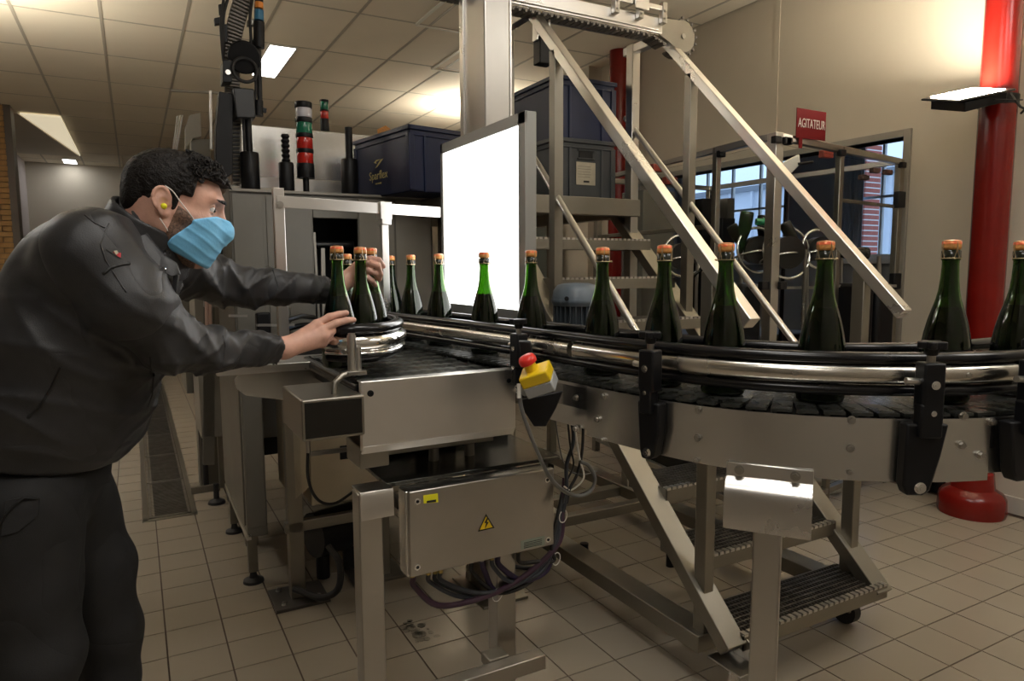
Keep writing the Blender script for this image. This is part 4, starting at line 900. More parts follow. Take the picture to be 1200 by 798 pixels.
# inclined rails and a black motor between machine and table
mr = thing('transfer_rails', (.8, -.6, 1.1), 'short stack of dark guide rails with rods between machine and worker', 'guide rail')
for k, z in enumerate((1.20, 1.165, 1.125)): MB().tube([onY(332, 396, -.62)*1.0+Vector((0, 0, z-1.13)), onY(352, 378+2*k, -.5)+Vector((0, 0, z-1.17)), onY(368, 372, -.3)+Vector((0, 0, z-1.2))], .012, 10).build('rail', STEEL if k == 0 else BLACKG, mr)
MB().bar(onY(300, 381, -.7), onY(345, 381, -.7), .010, .010).build('rod', STEELW, mr); MB().bar(onY(268, 370, -.55), onY(290, 370, -.55), .010, .010).build('rod', STEELW, mr)
MB().bb(.64, .70, -.42, -.36, 1.03, 1.20).build('black_drive', BLACK, mr, bevel=.008)
for x, z0, z1 in ((.745, 1.0, 1.2), (.78, 1.02, 1.22)): MB().cyl((x, -.40, z0), (x, -.40, z1), .012, 12).build('pin', STEELD, mr)
MB().bb(.60, 1.3, -.45, -.12, 1.00, 1.06).build('rail_bed', DARK, mr)
# pale T-frame in front of the machine
tf = thing('guard_rail_frame', (.65, -1.0, 1.1), 'pale satin steel post and crossbar frame in front of the grey machine', 'guard frame')
MB().bb(.630, .668, -1.01, -.975, 1.05, 1.69).build('post', STEELW, tf, bevel=.002)
MB().bar((.640, -1.012, 1.640), (1.285, -1.012, 1.622), .006, .042).build('crossbar', STEELW, tf, bevel=.001)
MB().bb(1.035, 1.063, -1.012, -.985, 1.06, 1.60).build('drop_post', STEELW, tf, bevel=.002)
MB().bb(1.025, 1.073, -1.030, -.98, 1.585, 1.655).build('clamp', STEELW, tf, bevel=.003)
MB().bb(1.03, 1.07, -1.03, -.98, 1.565, 1.59).build('clamp_foot', STEELW, tf, bevel=.003)
bolt(onY(328, 240, -1.017), (0, -1, 0), r=.010, h=.006, parent=tf)
# black cylinders on the machine
def capped(xp0, xp1, yt, yb, xn0, xn1, ynt, label, ribs=False, Y=.0):
    c0, c1 = onY(xp0, yb, Y), onY(xp1, yb, Y); c = (c0+c1)/2; r = (c1-c0).length/2*.93
    t = thing('black_cylinder', (c.x, Y, MZ), label, 'cylinder', 'black guide cylinders on top of the grey machine')
    zt = onY(xp0, yt, Y).z; zn = onY(xn0, ynt, Y).z; rn = (onY(xn1, ynt, Y)-onY(xn0, ynt, Y)).length/2*.93
    MB().lathe([(r*.96, MZ), (r, MZ+.004), (r, zt-.006), (r*.92, zt), (rn, zt+.002)], (c.x, Y, 0), 30).build('barrel', BLACK, t)
    b = MB()
    if ribs:
        pr = []; z = zt; 
        while z < zn: pr += [(rn*.72, z), (rn, z+.008), (rn, z+.014), (rn*.72, z+.02)]; z += .024
        b.lathe(pr, (c.x, Y, 0), 20)
    else: b.cyl((c.x, Y, zt), (c.x, Y, zn), rn, 20)
    b.build('rod', BLACK, t)
capped(282, 306, 178, 222, 290, 299, 130, 'wide black cylinder under the cable column')
capped(327, 346, 190, 225, 331, 342, 157, 'black cylinder with ribbed spring-like top, left of the signal lamp', ribs=True)
capped(400, 421, 186, 229, 405, 414, 149, 'black cylinder with thin smooth top, left of the navy crate')
def stack(x0, x1, ytop, segs, Y, label, stem_y):
    c = (onY(x0, stem_y, Y)+onY(x1, stem_y, Y))/2; r = (onY(x1, 150, Y)-onY(x0, 150, Y)).length/2*.92
    t = thing('signal_lamp', (c.x, Y, MZ), label, 'signal lamp', 'signal stack lamps')
    y = ytop
    for m_, hgt in segs:
        za, zb = onY((x0+x1)/2, y, Y).z, onY((x0+x1)/2, y+hgt, Y).z
        k = r if m_ is BLACK else r*.93
        MB().lathe([(k*.97, zb), (k, zb+.003), (k, za-.003), (k*.97, za)], (c.x, Y, 0), 26).build('black_collar' if m_ is BLACK else 'lens', m_, t); y += hgt
    MB().cyl((c.x, Y, 2.19 if Y > .3 else MZ), (c.x, Y, onY(x0, y-1, Y).z), r*.36, 14).build('stem', BLACK, t)
stack(348, 370, 120.5, [(BLACK, 7), (LCLEAR, 11), (BLACK, 6), (LGREEN, 12.5), (BLACK, 5), (LRED, 13), (BLACK, 5), (LRED, 12), (BLACK, 17)], 0, 'signal stack with white, green and two red lenses on the grey machine', 226)
stack(376.5, 387.5, 117.5, [(BLACK, 2.5), (LGREEN, 9), (BLACK, 2), (LRED, 8.5), (BLACK, 20)], .6, 'small signal stack, green over red, behind the steel hood', 190)
# ================================================================== CABLE COLUMN (gripper lift) ABOVE MACHINE
rc = thing('cable_column', (.65, .05, MZ), 'tall black lift column with cable chain, motor and connectors above the worker', 'lift column')
def yq(pts, Y, d, name, m, bevel=.003): return MB().prism([onY(x, y, Y) for x, y in pts], (0, d, 0)).build(name, m, rc, bevel=bevel)
yq([(257, 107), (273, 110), (273, 203), (262, 210), (253, 196), (253, 150)], -.02, .09, 'black_cover', BLACK)
yq([(272, 110), (283, 110), (283, 215), (272, 215)], .05, .06, 'mast', STEELD)
for k in range(16):
    y = 140+k*4.6; yq([(273, y), (281, y), (281, y+2.6), (273, y+2.6)], .035, .02, 'mast_notch', BLACK, 0)
lp = [(289, -12), (284, 2), (279, 18), (275, 34), (272, 50), (271, 66), (271, 84), (272, 100), (272, 112)]
P3 = cat3([onY(x, y, .04) for x, y in lp], 4)
for k in range(len(P3)-1):
    a, b_ = P3[k], P3[k+1]; dd_ = (b_-a); MB().bar(a+dd_*.06, a+dd_*.86, .085-.0006*k, .05, (0, -1, 0)).build('chain_link', TANL, rc, bevel=.004)
b = MB(); b.cyl(onY(285, 70, -.03)-Vector((0, .04, 0)), onY(285, 66, .08), .075, 30); b.build('drive_motor', BLACK, rc, bevel=.006)
b = MB(); c = onY(287, 82, -.08); b.tube([c+Vector((.055*math.cos(a), 0, .055*math.sin(a))) for a in [2*PI*k/28 for k in range(28)]], .008, 8, closed=True); b.build('cable_loop', RUBBER, rc)
yq([(261, 70), (272, 70), (272, 96), (261, 96)], -.06, .10, 'switch_box', BLACK); yq([(273, 102), (298, 104), (300, 138), (277, 138)], -.06, .13, 'gearbox', mat('black_casting', (.02, .021, .023), .35), .006)
b = MB(); P_ = onY(267, 85, -.065); b.cyl(P_, P_-Vector((0, .008, 0)), .012, 12); b.build('switch_knob', STEELW, rc)
b = MB(); b.tube(cat3([onY(302, -14, .0), onY(301, 30, .0), onY(303, 60, .0), onY(304, 100, .0), onY(305, 125, .0)]), .013, 10); b.build('cable', RUBBER, rc, smooth=60)
for (y0_, y1_, m_, r) in ((3, 10, ORANGE, .020), (12, 24, BLUEC, .022), (26, 56, BLACK, .026), (-20, 3, BLACK, .02)): MB().cyl(onY(303.5, y0_, -.02), onY(303.5, y1_, -.02), r, 16).build('connector', m_, rc)
b = MB(); b.bar(onY(300, 127, -.03), onY(312, 130, -.03), .02, .02); b.cyl(onY(303, 118, -.03), onY(303, 136, -.03), .022, 12); b.build('elbow_plug', BLACK, rc)
for pts in ([(262, 0), (259, 25), (260, 50), (262, 72)], [(268, -5), (262, 20), (262, 60)], [(296, -5), (293, 20), (294, 50), (290, 66)], [(287, 110), (285, 130), (287, 178)], [(300, 40), (296, 60), (300, 100), (297, 130)]): MB().tube(cat3([onY(x, y, -.01) for x, y in pts]), .007, 8).build('cable', RUBBER, rc, smooth=60)
yq([(251, 21), (261, 19), (262, 27), (252, 29)], .0, .03, 'clip', BLACK); yq([(290, 23), (299, 22), (299, 30), (290, 30)], .0, .03, 'clip', STEELD); yq([(256, 5), (260, 4), (262, 17), (257, 17)], .0, .02, 'clip', BLACK)
yq([(263, 28), (267, 28), (267, 50), (262, 50)], .0, .03, 'clip', BLACK)
MB().bb(.60, .80, .02, .14, MZ, MZ+.03).build('mount', STEELD, rc)
# pale instruments and pipe behind the worker's head
ip = thing('wall_instruments', (.5, 1.2, 1.7), 'pale boxes, bracket and thin pipe behind the head of the worker', 'instruments')
def iq(pts, Y, d, name, m, par=ip, bevel=.002): return MB().prism([onY(x, y, Y) for x, y in pts], (0, d, 0)).build(name, m, par, bevel=bevel)
iq([(222, 135), (235, 132), (236, 160), (226, 162), (217, 175), (217, 150)], 1.0, .05, 'bracket', PAINTL); iq([(224, 163), (246, 163), (248, 225), (224, 225)], 1.05, .15, 'box', PAINT)
iq([(245, 106), (248.5, 106), (249, 175), (246, 175)], 1.0, .02, 'pipe', STEELW)
for k in range(3): MB().tube([onY(214-3*k, 134+k, .95), onY(207-2*k, 175, .95)], .004, 6).build('thin_pipe', STEELW, ip)
iq([(263, 108), (200, 105), (200, 107), (263, 110)], 1.1, .02, 'thin_bar', PAINTL)
oper = thing('operator_panel', (.5, .1, 1.4), 'narrow beige operator panel with dark screen between face and grey machine', 'control panel')
iq([(239, 250), (252, 238), (264, 236), (264, 360), (239, 360)], .25, .04, 'frame', PAINTL, oper); iq([(244, 262), (261, 253), (261, 355), (244, 358)], .24, .02, 'screen', DARK, oper)
iq([(252, 190), (262, 180), (264, 236), (252, 240)], .3, .03, 'top_plate', mat('brown_plate', (.28, .2, .15), .4), oper)
iq([(238, 355), (252, 355), (252, 545), (238, 545)], .62, .03, 'cable_duct', PAINT, oper)
for x in (242, 246): MB().tube([onY(x, 350, .2), onY(x+1, 420, .2)], .009, 8).build('hose', mat('pinkish_hose', (.45, .30, .24), .5), oper)
bt = thing('instrument_base', (.5, 1.0, 0), 'grey floor stand under the instruments', 'stand'); MB().bb(.47, .60, 1.02, 1.2, 0, 1.35).build('body', PAINT, bt)
# ================================================================== GLASS ENCLOSURE WITH SHAKER MACHINE
ge = thing('glass_enclosure', (3.6, -.6, 0), 'aluminium framed glass enclosure round the bottle shaker by the right wall', 'enclosure')
EA = Vector((2.985, -1.235, 0)); ED = Vector((4.36, -1.005, 0)); EB = Vector((3.03, -.80, 0)); EE = Vector((3.20, .55, 0)); EC = EA.lerp(ED, .465); ZT = 2.05
def post(p, w=.045, m=STEEL): MB().bb(p.x-w/2, p.x+w/2, p.y-w/2, p.y+w/2, 0, ZT).build('post', m, ge, bevel=.003)
for p, w_ in ((EA, .055), (EB, .035), (EC, .035), (ED, .04), (EE, .045)): post(p, w_, STEEL if p is EA else STEELD)
def beam(a, b_, z, w=.035): MB().bar(a+Vector((0, 0, z)), b_+Vector((0, 0, z)), w, w).build('beam', STEELD if w < .03 else STEEL, ge, bevel=.003)
beam(EA, ED, ZT-.015); beam(EA, EB, ZT-.015); beam(EB, EE, ZT-.015, .03)
EF = Vector((4.36, .6, 0)); post(EF); beam(EE, EF, ZT-.015); beam(ED, EF, ZT-.015); beam(EA, ED, .93, .025); beam(EB, EE, 1.62, .025); beam(EC, ED, 1.76, .02); beam(EA, ED, .10); beam(EA, EE, .10)
for a, b_ in ((EA, EC), (EC, ED), (EB, EE), (EA, EB)):
    d = (b_-a).normalized(); MB().bar(a+d*.03+Vector((0, 0, (ZT-.04+.12)/2)), b_-d*.03+Vector((0, 0, (ZT-.04+.12)/2)), .006, ZT-.18).build('glass_pane', PANE, ge, smooth=0)
for p, dx in ((EA, .05), (EA, -.03), (EC, -.03), (ED, -.02), (EB, .0), (EA, .04)):
    MB().box((p.x+dx, p.y-.03, ZT-.04), (.045, .03, .035)).build('hinge', BLACK, ge, bevel=.004)
for z in (1.30, .6): MB().box((EA.x+.045, EA.y-.03, z), (.05, .03, .04)).build('hinge', BLACK, ge, bevel=.004); MB().box((EA.x-.05, EA.y+.0, z), (.05, .03, .04)).build('hinge', BLACK, ge, bevel=.004)
for p, z in ((ED, 1.80), (ED, 1.30)): MB().box((p.x-.03, p.y-.03, z), (.07, .04, .10)).build('lock', BLACK, ge, bevel=.006)
for q in ((770, 197), (785, 212), (968, 181)): P_ = onV(*q, 4.3); MB().box(P_, (.09, .04, .045)).build('red_interlock', mat('dull_red_plastic', (.30, .05, .03), .4), ge, bevel=.005)
for q in ((1012, 208), (1025, 200), (1040, 202)): P_ = onY(*q, -1.05); MB().box(P_, (.07, .03, .03)).build('interlock', mat('brown_plastic', (.10, .05, .04), .4), ge, bevel=.005)
# sign on the enclosure
sg = thing('sign', tuple(onV(951, 148, 3.62)), 'dark red square sign reading AGITATEUR above the glass enclosure', 'sign')
s0, s1, s2, s3 = onV(933, 161, 3.55), onV(967, 165, 3.72), onV(969, 131, 3.72), onV(935, 126, 3.55)
dx = (s1-s0).normalized(); dy = Vector((0, 0, 1)); nn = dx.cross(dy); wS = (s1-s0).length; hS = (s3-s0).length
b = MB(); b.prism([s0, s0+dx*wS, s0+dx*wS+dy*hS, s0+dy*hS], nn*-.004); b.prism([s0+dx*.03-dy*.05, s0+dx*.06-dy*.05, s0+dx*.06, s0+dx*.03], nn*-.004); b.build('plate', SIGNR, sg, smooth=0)
text_part('lettering', 'AGITATEUR', wS*.172, SIGNW, sg, frame_M(s0+dx*wS*.5+dy*hS*.50+nn*.002, dx, dy) @ Matrix.Diagonal((1, 1.35, 1, 1)))
# shaker machine inside
sk = thing('shaker_machine', (3.8, -.2, 0), 'dark bottle shaker with ring cages and gripped bottles behind the glass', 'machine')
sx_ = 3.75
MB().bb(3.35, 4.25, -.55, .25, 0, .95).build('base', mat('dark_machine_base', (.05, .045, .04), .5, .4), sk, bevel=.01)
MB().cyl((3.75, -.2, .95), (3.75, -.2, 1.25), .16, 30).build('hub', STEELD, sk); MB().bb(3.42, 3.72, .30, .55, .9, 1.95).build('back_cabinet', PAINT, sk, bevel=.005)
MB().bb(3.9, 4.0, .2, .3, .9, 1.9).build('mast', BLACK, sk); MB().bb(4.05, 4.12, .1, .2, .9, 1.9).build('mast', STEELD, sk); MB().bb(3.95, 4.08, .05, .15, 1.55, 1.75).build('switch_box', BLACK, sk, bevel=.005)
def ringw(c, r, nrm_, name='ring_cage', rr=.008, frac=1.0):
    nrm_ = Vector(nrm_).normalized(); x = nrm_.orthogonal().normalized(); y = nrm_.cross(x)
    MB().tube([c+x*r*math.cos(a)+y*r*math.sin(a) for a in [2*PI*frac*k/28 for k in range(28)]], rr, 8, closed=frac == 1.0).build(name, CHROME, sk, smooth=60)
for (x, y, v, r) in ((922, 296, 3.85, .145), (960, 292, 3.9, .11), (888, 293, 4.0, .13), (800, 300, 4.0, .12)):
    c = onV(x, y, v); ringw(c, r, -FW+Vector((.25, 0, .15))); ringw(c+Vector((0, .05, -.03)), r*.72, Vector((0, .3, 1)), rr=.006)
    MB().cyl(c-FW*.03, c+FW*.05, r*.62, 24).build('gripper_disc', mat('dark_gripper', (.02, .018, .016), .3, .3), sk)
    for s_ in (-1, 1): MB().cyl(c+RT*(s_*r*.7), c+RT*(s_*r*.7)-Vector((0, 0, .42)), .011, 10).build('guide_rod', STEEL, sk)
for (a, b_, z_) in ((905, 960, 337), (860, 895, 335), (955, 1050, 335)): MB().bar(onV(a, z_, 3.9), onV(b_, z_, 3.9), .015, .015).build('crossbar', STEEL, sk)
for x in (945, 985, 1030): MB().cyl(onV(x, 300, 3.95), onV(x, 400, 3.95), .012, 10).build('guide_rod', STEEL, sk)
b = MB(); 
for (x, v) in ((1000, 3.9), (870, 3.95), (1025, 4.0)): MB().box(onV(x, 375, v), (.16, .14, .42)).build('dark_unit', BLACK, sk, bevel=.02)
# gripped bottles: opaque dark, each its own thing
def held(px0, px1, v, label, m):
    a = onV(*px0, v); b_ = onV(*px1, v); d = (b_-a).normalized()       # base -> neck
    t = thing('gripped_bottle', tuple(a), label, 'bottle', 'dark bottles gripped in the shaker')
    q = d.to_track_quat('Z', 'Y').to_matrix(); s = (b_-a).length/.31
    MB().lathe([(r*s, z*s) for r, z in prof if z < .31], tuple(a), 24, q).build('glass_body', m, t, smooth=60)
    MB().lathe([(.0165*s, .300*s), (.0165*s, .325*s), (.0005, .326*s)], tuple(a), 16, q, caps=False).build('crown_cap', BLACK, t)
DG = mat('near_black_bottle_glass', (.012, .014, .010), .10)
held((876, 248), (868, 297), 4.0, 'upside-down green bottle in the shaker before the blue window', mat('dark_green_glass_lit', (.015, .05, .012), .06, trans=.4))
held((857, 264), (876, 300), 4.1, 'tilted dark bottle overlapping the upside-down green one', DG)
held((919, 261), (939, 300), 3.85, 'black bottle tilted steeply right of the enclosure corner post', DG)
held((1017, 297), (968, 297), 3.9, 'black bottle lying horizontally at the right of the shaker', DG)
held((895, 252), (893, 296), 4.15, 'upside-down dark bottle half behind the enclosure corner post', DG)
held((800, 332), (822, 316), 3.9, 'dark bottle pointing up right, between the handrails', DG)
held((797, 256), (808, 290), 4.1, 'dark tilted bottle left of the staircase post', DG)
cap_ = onV(886, 260, 4.0); tag(MB().cyl(cap_, cap_+RT*.05, .02, 14).build('green_stopper', mat('green_knob', (.01, .25, .10), .4)), 'small bright green knob beside the upside-down green bottle', 'knob')
ref = thing('work_lamp', tuple(onV(925, 190, 4.2)), 'pale work lamp seen behind the glass, above the shaker', 'lamp')
P_ = onV(925, 192, 4.2); MB().prism([P_+RT*-.09+Vector((0, 0, -.02)), P_+RT*.06+Vector((0, 0, .06)), P_+RT*.07+Vector((0, 0, .0)), P_+RT*.0+Vector((0, 0, -.07))], FW*.05).build('lamp_head', WHITEP, ref, bevel=.01); MB().cyl(P_+RT*.05, P_+RT*.14+Vector((0, 0, .01)), .008, 8).build('arm', BLACK, ref)
MB().cyl(P_+FW*.03, Vector((P_.x+.03, P_.y+.05, 0)), .012, 8).build('stand_pole', BLACK, ref)
# black feet by the red column
fs = thing('floor_stand', tuple(onZ(1094, 576, 0)), 'pair of black machine feet on the floor beside the red column', 'stand')
for (x, y) in ((1085, 574), (1102, 577)):
    P_ = onZ(x, y, 0); MB().box((P_.x, P_.y, .05), (.09, .09, .10)).build('foot', BLACK, fs, bevel=.01)
MB().box(((onZ(1094, 576, 0)).x, (onZ(1094, 576, 0)).y, .12), (.25, .10, .06)).build('base_bar', STEELD, fs, bevel=.005)
# cream wall unit under platform
wu = thing('wall_unit', (3.9, 3.2, 0), 'tall grey-green glazed cupboard seen under the platform', 'cupboard')
MB().bb(3.55, 4.35, 2.9, 3.6, 0, 1.9).build('body', mat('grey_green_panel', (.16, .19, .18), .25), wu, bevel=.005)
for x in (3.55, 3.95): MB().bb(x, x+.03, 2.88, 2.9, 0, 1.9).build('trim_strip', PAINTL, wu)
# wet splash on the tiles
wp_ = onZ(493, 742, 0); b = MB()
for k in range(26):
    a = rb.uniform(0, 6.3); r = rb.uniform(0, .075); c = (wp_.x+r*math.cos(a)*.8, wp_.y+r*math.sin(a)*1.5, .0006); rr = rb.uniform(.004, .02)
    b.sphere(c, rr, 10, 4, (1, rb.uniform(.7, 1.5), .06))
tag(b.build('water_splash', WATER, smooth=60), 'small wet splash on the floor tiles below the hoses', 'puddle', kind='stuff')
# ================================================================== WORKER (surfaces grown from signed distance fields)
def nets(f, lo, hi, h):
    lo = np.array(lo, float); hi = np.array(hi, float); n = np.ceil((hi-lo)/h).astype(int)+1
    ax_ = [lo[i]+h*np.arange(n[i]) for i in range(3)]
    D = np.empty(n, np.float32); st_ = max(1, int(400000/(n[1]*n[2])))
    for i in range(0, n[0], st_):
        g = np.stack(np.meshgrid(ax_[0][i:i+st_], ax_[1], ax_[2], indexing='ij'), -1).reshape(-1, 3)
        D[i:i+st_] = f(g).reshape(-1, n[1], n[2])
    S = D < 0; c = [slice(None, -1), slice(1, None)]
    cnt = np.zeros(n-1, np.int16)
    for a in (0, 1):
        for b in (0, 1):
            for d in (0, 1): cnt += S[c[a], c[b], c[d]]
    act = (cnt > 0) & (cnt < 8); ids = -np.ones(n-1, int); I = np.argwhere(act); ids[act] = np.arange(len(I))
    acc = np.zeros((len(I), 3)); w_ = np.zeros(len(I))
    cor = [(a, b, d) for a in (0, 1) for b in (0, 1) for d in (0, 1)]
    for p in cor:
        for ax in range(3):
            if p[ax] == 0:
                q = list(p); q[ax] = 1
                a = D[I[:, 0]+p[0], I[:, 1]+p[1], I[:, 2]+p[2]]; b = D[I[:, 0]+q[0], I[:, 1]+q[1], I[:, 2]+q[2]]
                m = (a < 0) != (b < 0); t = np.zeros(len(I)); t[m] = a[m]/(a[m]-b[m])
                pt = np.tile(np.array(p, float), (len(I), 1)); pt[:, ax] += t
                acc[m] += pt[m]; w_[m] += 1
    V = lo+h*(I+acc/w_[:, None]); F = []
    for ax in range(3):
        o1, o2 = [(1, 2), (2, 0), (0, 1)][ax]
        sl0 = [slice(None)]*3; sl1 = [slice(None)]*3; sl0[ax] = slice(None, -1); sl1[ax] = slice(1, None)
        A = S[tuple(sl0)]; B = S[tuple(sl1)]; E = np.argwhere(A != B)
        E = E[(E[:, o1] > 0) & (E[:, o2] > 0) & (E[:, o1] < n[o1]-1) & (E[:, o2] < n[o2]-1)]
        e1 = np.zeros(3, int); e1[o1] = 1; e2 = np.zeros(3, int); e2[o2] = 1
        q = np.stack([ids[tuple((E-e1-e2).T)], ids[tuple((E-e2).T)], ids[tuple(E.T)], ids[tuple((E-e1).T)]], 1)
        fl_p = ~A[tuple(E.T)]; q[fl_p] = q[fl_p][:, ::-1]; F.append(q)
    F = np.concatenate(F); F = F[(F >= 0).all(1)]
    return V, F
def smin(a, b, k):
    h = np.clip(.5+.5*(b-a)/k, 0, 1); return b*(1-h)+a*h-k*h*(1-h)
def smax(a, b, k): return -smin(-a, -b, k)
def cap(P, a, b, ra, rb, sc=None):
    a = np.array(a, float); b = np.array(b, float)
    if sc is not None: s = np.array(sc, float); P = P*s; a = a*s; b = b*s
    d = b-a; t = np.clip(((P-a)@d)/(d@d), 0, 1)
    return np.linalg.norm(P-a-t[:, None]*d, axis=1)-(ra+(rb-ra)*t)
def ell(P, c, r, R=None):
    q = P-np.array(c); 
    if R is not None: q = q@R
    r = np.array(r, float); k0 = np.linalg.norm(q/r, axis=1); k1 = np.linalg.norm(q/(r*r), axis=1)
    return k0*(k0-1)/np.maximum(k1, 1e-6)
def chain_(P, pts, rs, k=.01, sc=None):
    d = None
    for a, b, ra, rb in zip(pts, pts[1:], rs, rs[1:]):
        c = cap(P, a, b, ra, rb, sc); d = c if d is None else smin(d, c, k)
    return d
def M3(x, y, v):                                  # pixel + forward distance -> (u, v, z)
    d = ray(x, y); t = v/d.dot(FW); p = CC+d*t; q = p-CC
    return np.array([q.dot(RT), q.dot(FW), p.z])
UVW = np.array([[RT.x, RT.y, 0], [FW.x, FW.y, 0], [0, 0, 1]]); CG = np.array([CC.x, CC.y, 0])
def toW(V): return V@UVW+CG
def sdf_obj(name, VF, m, parent, world=True, mod=None, smooth_it=0):
    V, F = VF
    if world: V = toW(V)
    me = bpy.data.meshes.new(name); me.vertices.add(len(V)); me.vertices.foreach_set('co', V.astype(np.float32).ravel())
    me.loops.add(F.size); me.polygons.add(len(F)); me.loops.foreach_set('vertex_index', F.astype(np.int32).ravel())
    me.polygons.foreach_set('loop_start', np.arange(0, F.size, 4, dtype=np.int32)); me.polygons.foreach_set('use_smooth', np.ones(len(F), bool))
    me.update(calc_edges=True); me.validate(); me.materials.append(m)
    o = bpy.data.objects.new(name, me); col.objects.link(o)
    if parent is not None: attach(o, parent)
    if smooth_it:
        s = o.modifiers.new('smooth', 'SMOOTH'); s.iterations = smooth_it; s.factor = .5
    return o
def nz(P, s, ph=0.):                              # cheap smooth pseudo noise
    x, y, z = P[:, 0]*s+ph, P[:, 1]*s+ph*1.7, P[:, 2]*s+ph*.6
    return (np.sin(x+1.7*np.sin(y*.9+z*.6))+np.sin(y*1.3+1.5*np.sin(z*1.1-x*.5)+2.)+np.sin(z*1.2+1.6*np.sin(x*1.2+y*.4)+4.))/3
pel = M3(42, 560, 1.52)
worker = thing('person', tuple(toW(np.array([[pel[0], pel[1], 0]]))[0]), 'man in charcoal workwear, blue mask and yellow earplug leaning over the bottles with both hands', 'person')
# ---------- head, local frame: x forward, y to the far side, z up (metres), origin between the ear holes
HO = M3(196, 243, 1.50); pt_ = math.radians(-17); yw_ = math.radians(22)
hx = np.array([math.cos(pt_)*math.cos(yw_), math.cos(pt_)*math.sin(yw_), math.sin(pt_)]); hy = np.array([-math.sin(yw_), math.cos(yw_), 0]); hz = np.cross(hx, hy)
HR = np.stack([hx, hy, hz]); HS = 1.0
def HL(P): return (P-HO)@HR.T/HS
def HG(V): return (V*HS)@HR+HO
def skull(P):
    Q = P*np.array([1, 1, 1.]); Qa = Q.copy(); Qa[:, 1] = np.abs(Qa[:, 1])
    d = ell(Q, (-.004, 0, .038), (.088, .073, .079))
    d = smin(d, ell(Q, (.048, 0, .026), (.054, .062, .064)), .03)          # forehead
    d = smin(d, ell(Q, (.040, 0, -.042), (.058, .058, .060)), .03)         # midface
    d = smin(d, cap(Qa, (.012, .052, -.040), (.075, .022, -.088), .022, .020), .025)   # jaw line
    d = smin(d, ell(Q, (.084, 0, -.090), (.022, .024, .020)), .02)          # chin
    d = smin(d, cap(Qa, (.070, .042, -.012), (.030, .064, -.008), .018, .012), .02)    # cheek bone
    d = smin(d, cap(Qa, (.096, .012, .042), (.082, .044, .044), .010, .009), .014)   # brow
    d = smin(d, cap(Q, (.096, 0, .030), (.120, 0, -.016), .009, .013), .012)         # nose
    d = smin(d, cap(Qa, (.112, .010, -.020), (.108, .014, -.020), .008, .007), .008)
    d = smax(d, -ell(Qa, (.101, .034, .022), (.019, .018, .013)), .012)     # sockets
    return d
def lids(P):
    Qa = P.copy(); Qa[:, 1] = np.abs(Qa[:, 1]); e = np.array([.0795, .033, .021])
    q = np.linalg.norm(Qa-e, axis=1)-.0150
    slit = smax((Qa[:, 2]-e[2]-.0060+.35*(Qa[:, 1]-e[1])**2*80), -(Qa[:, 2]-e[2]+.0050), .001)
    return np.maximum(q, -np.maximum(slit, -(Qa[:, 0]-e[0]-.002)))
def ear(P, s=-1):
    t = math.radians(14); Q = P.copy(); c = np.array([-.004, s*.077, .004]); Q = (Q-c)/.86
    ct, st2 = math.cos(t), math.sin(t); X = Q[:, 0]*ct+Q[:, 2]*st2; Z = -Q[:, 0]*st2+Q[:, 2]*ct; Y = Q[:, 1]*s+X*.45   # plate flares backwards
    Q = np.stack([X, Y, Z], 1)
    ew = .019+.10*(Z+.03)*.07
    d = ell(Q, (0, 0, .003), (.0185, .006, .031))
    d = smin(d, ell(Q, (.004, 0, -.026), (.010, .006, .010)), .008)
    rim = None; pts = []
    for k in range(13):
        a = math.radians(-30+k*22); pts.append((.0165*math.cos(a)*(1 if math.cos(a) > 0 else 1.12)-.001, .004, .008+.0265*math.sin(a)))
    rim = chain_(Q, pts, [.0042]*13, .002); d = smin(d, rim, .003)
    d = smin(d, chain_(Q, [(-.003, .003, .018), (-.009, .004, .004), (-.006, .004, -.010), (.004, .004, -.016)], [.003]*4, .002), .003)
    d = smax(d, -ell(Q, (.003, .010, -.002), (.009, .010, .014)), .003)
    d = smax(d, -ell(Q, (-.002, .010, .020), (.010, .006, .008)), .003)
    return d*.86
def neck(P):      # in local frame, down/back along -z world
    dn_ = np.array([0, 0, -1.])@HR.T; bk = np.array([-1., 0, 0])@HR.T
    return cap(P, (-.025, 0, -.02), np.array([-.03, 0, -.02])+dn_*.13+bk*.035, .056, .064)
def headf(P):
    d = skull(P); d = smin(d, ear(P, -1), .006); d = smin(d, ear(P, 1), .006); d = np.minimum(d, lids(P)); return smin(d, neck(P), .03)
hV, hF = nets(headf, (-.15, -.115, -.24), (.15, .115, .15), .0029)
# ---------- hands
def hand(P, wrist, fore, mcps, fingers, thumb, kk=.006, thick=.6, nrm=(0, 0, 1)):
    d = cap(P, fore, wrist, .027, .0265)
    for i, m in enumerate(mcps): d = smin(d, cap(P, wrist, m, .022, .0115), .012)
    for a, b in zip(mcps, mcps[1:]): d = smin(d, cap(P, a, b, .0115, .011), .008)
    for i, fg in enumerate(fingers):
        rs = [.0108, .0102, .0092, .0080, .0072][:len(fg)]
        if i == 3: rs = [r*.88 for r in rs]
        d = smin(d, chain_(P, fg, rs, .003), .004)
    d = smin(d, chain_(P, thumb, [.019, .0135, .0115, .0095][:len(thumb)], .006), .008)
    return d
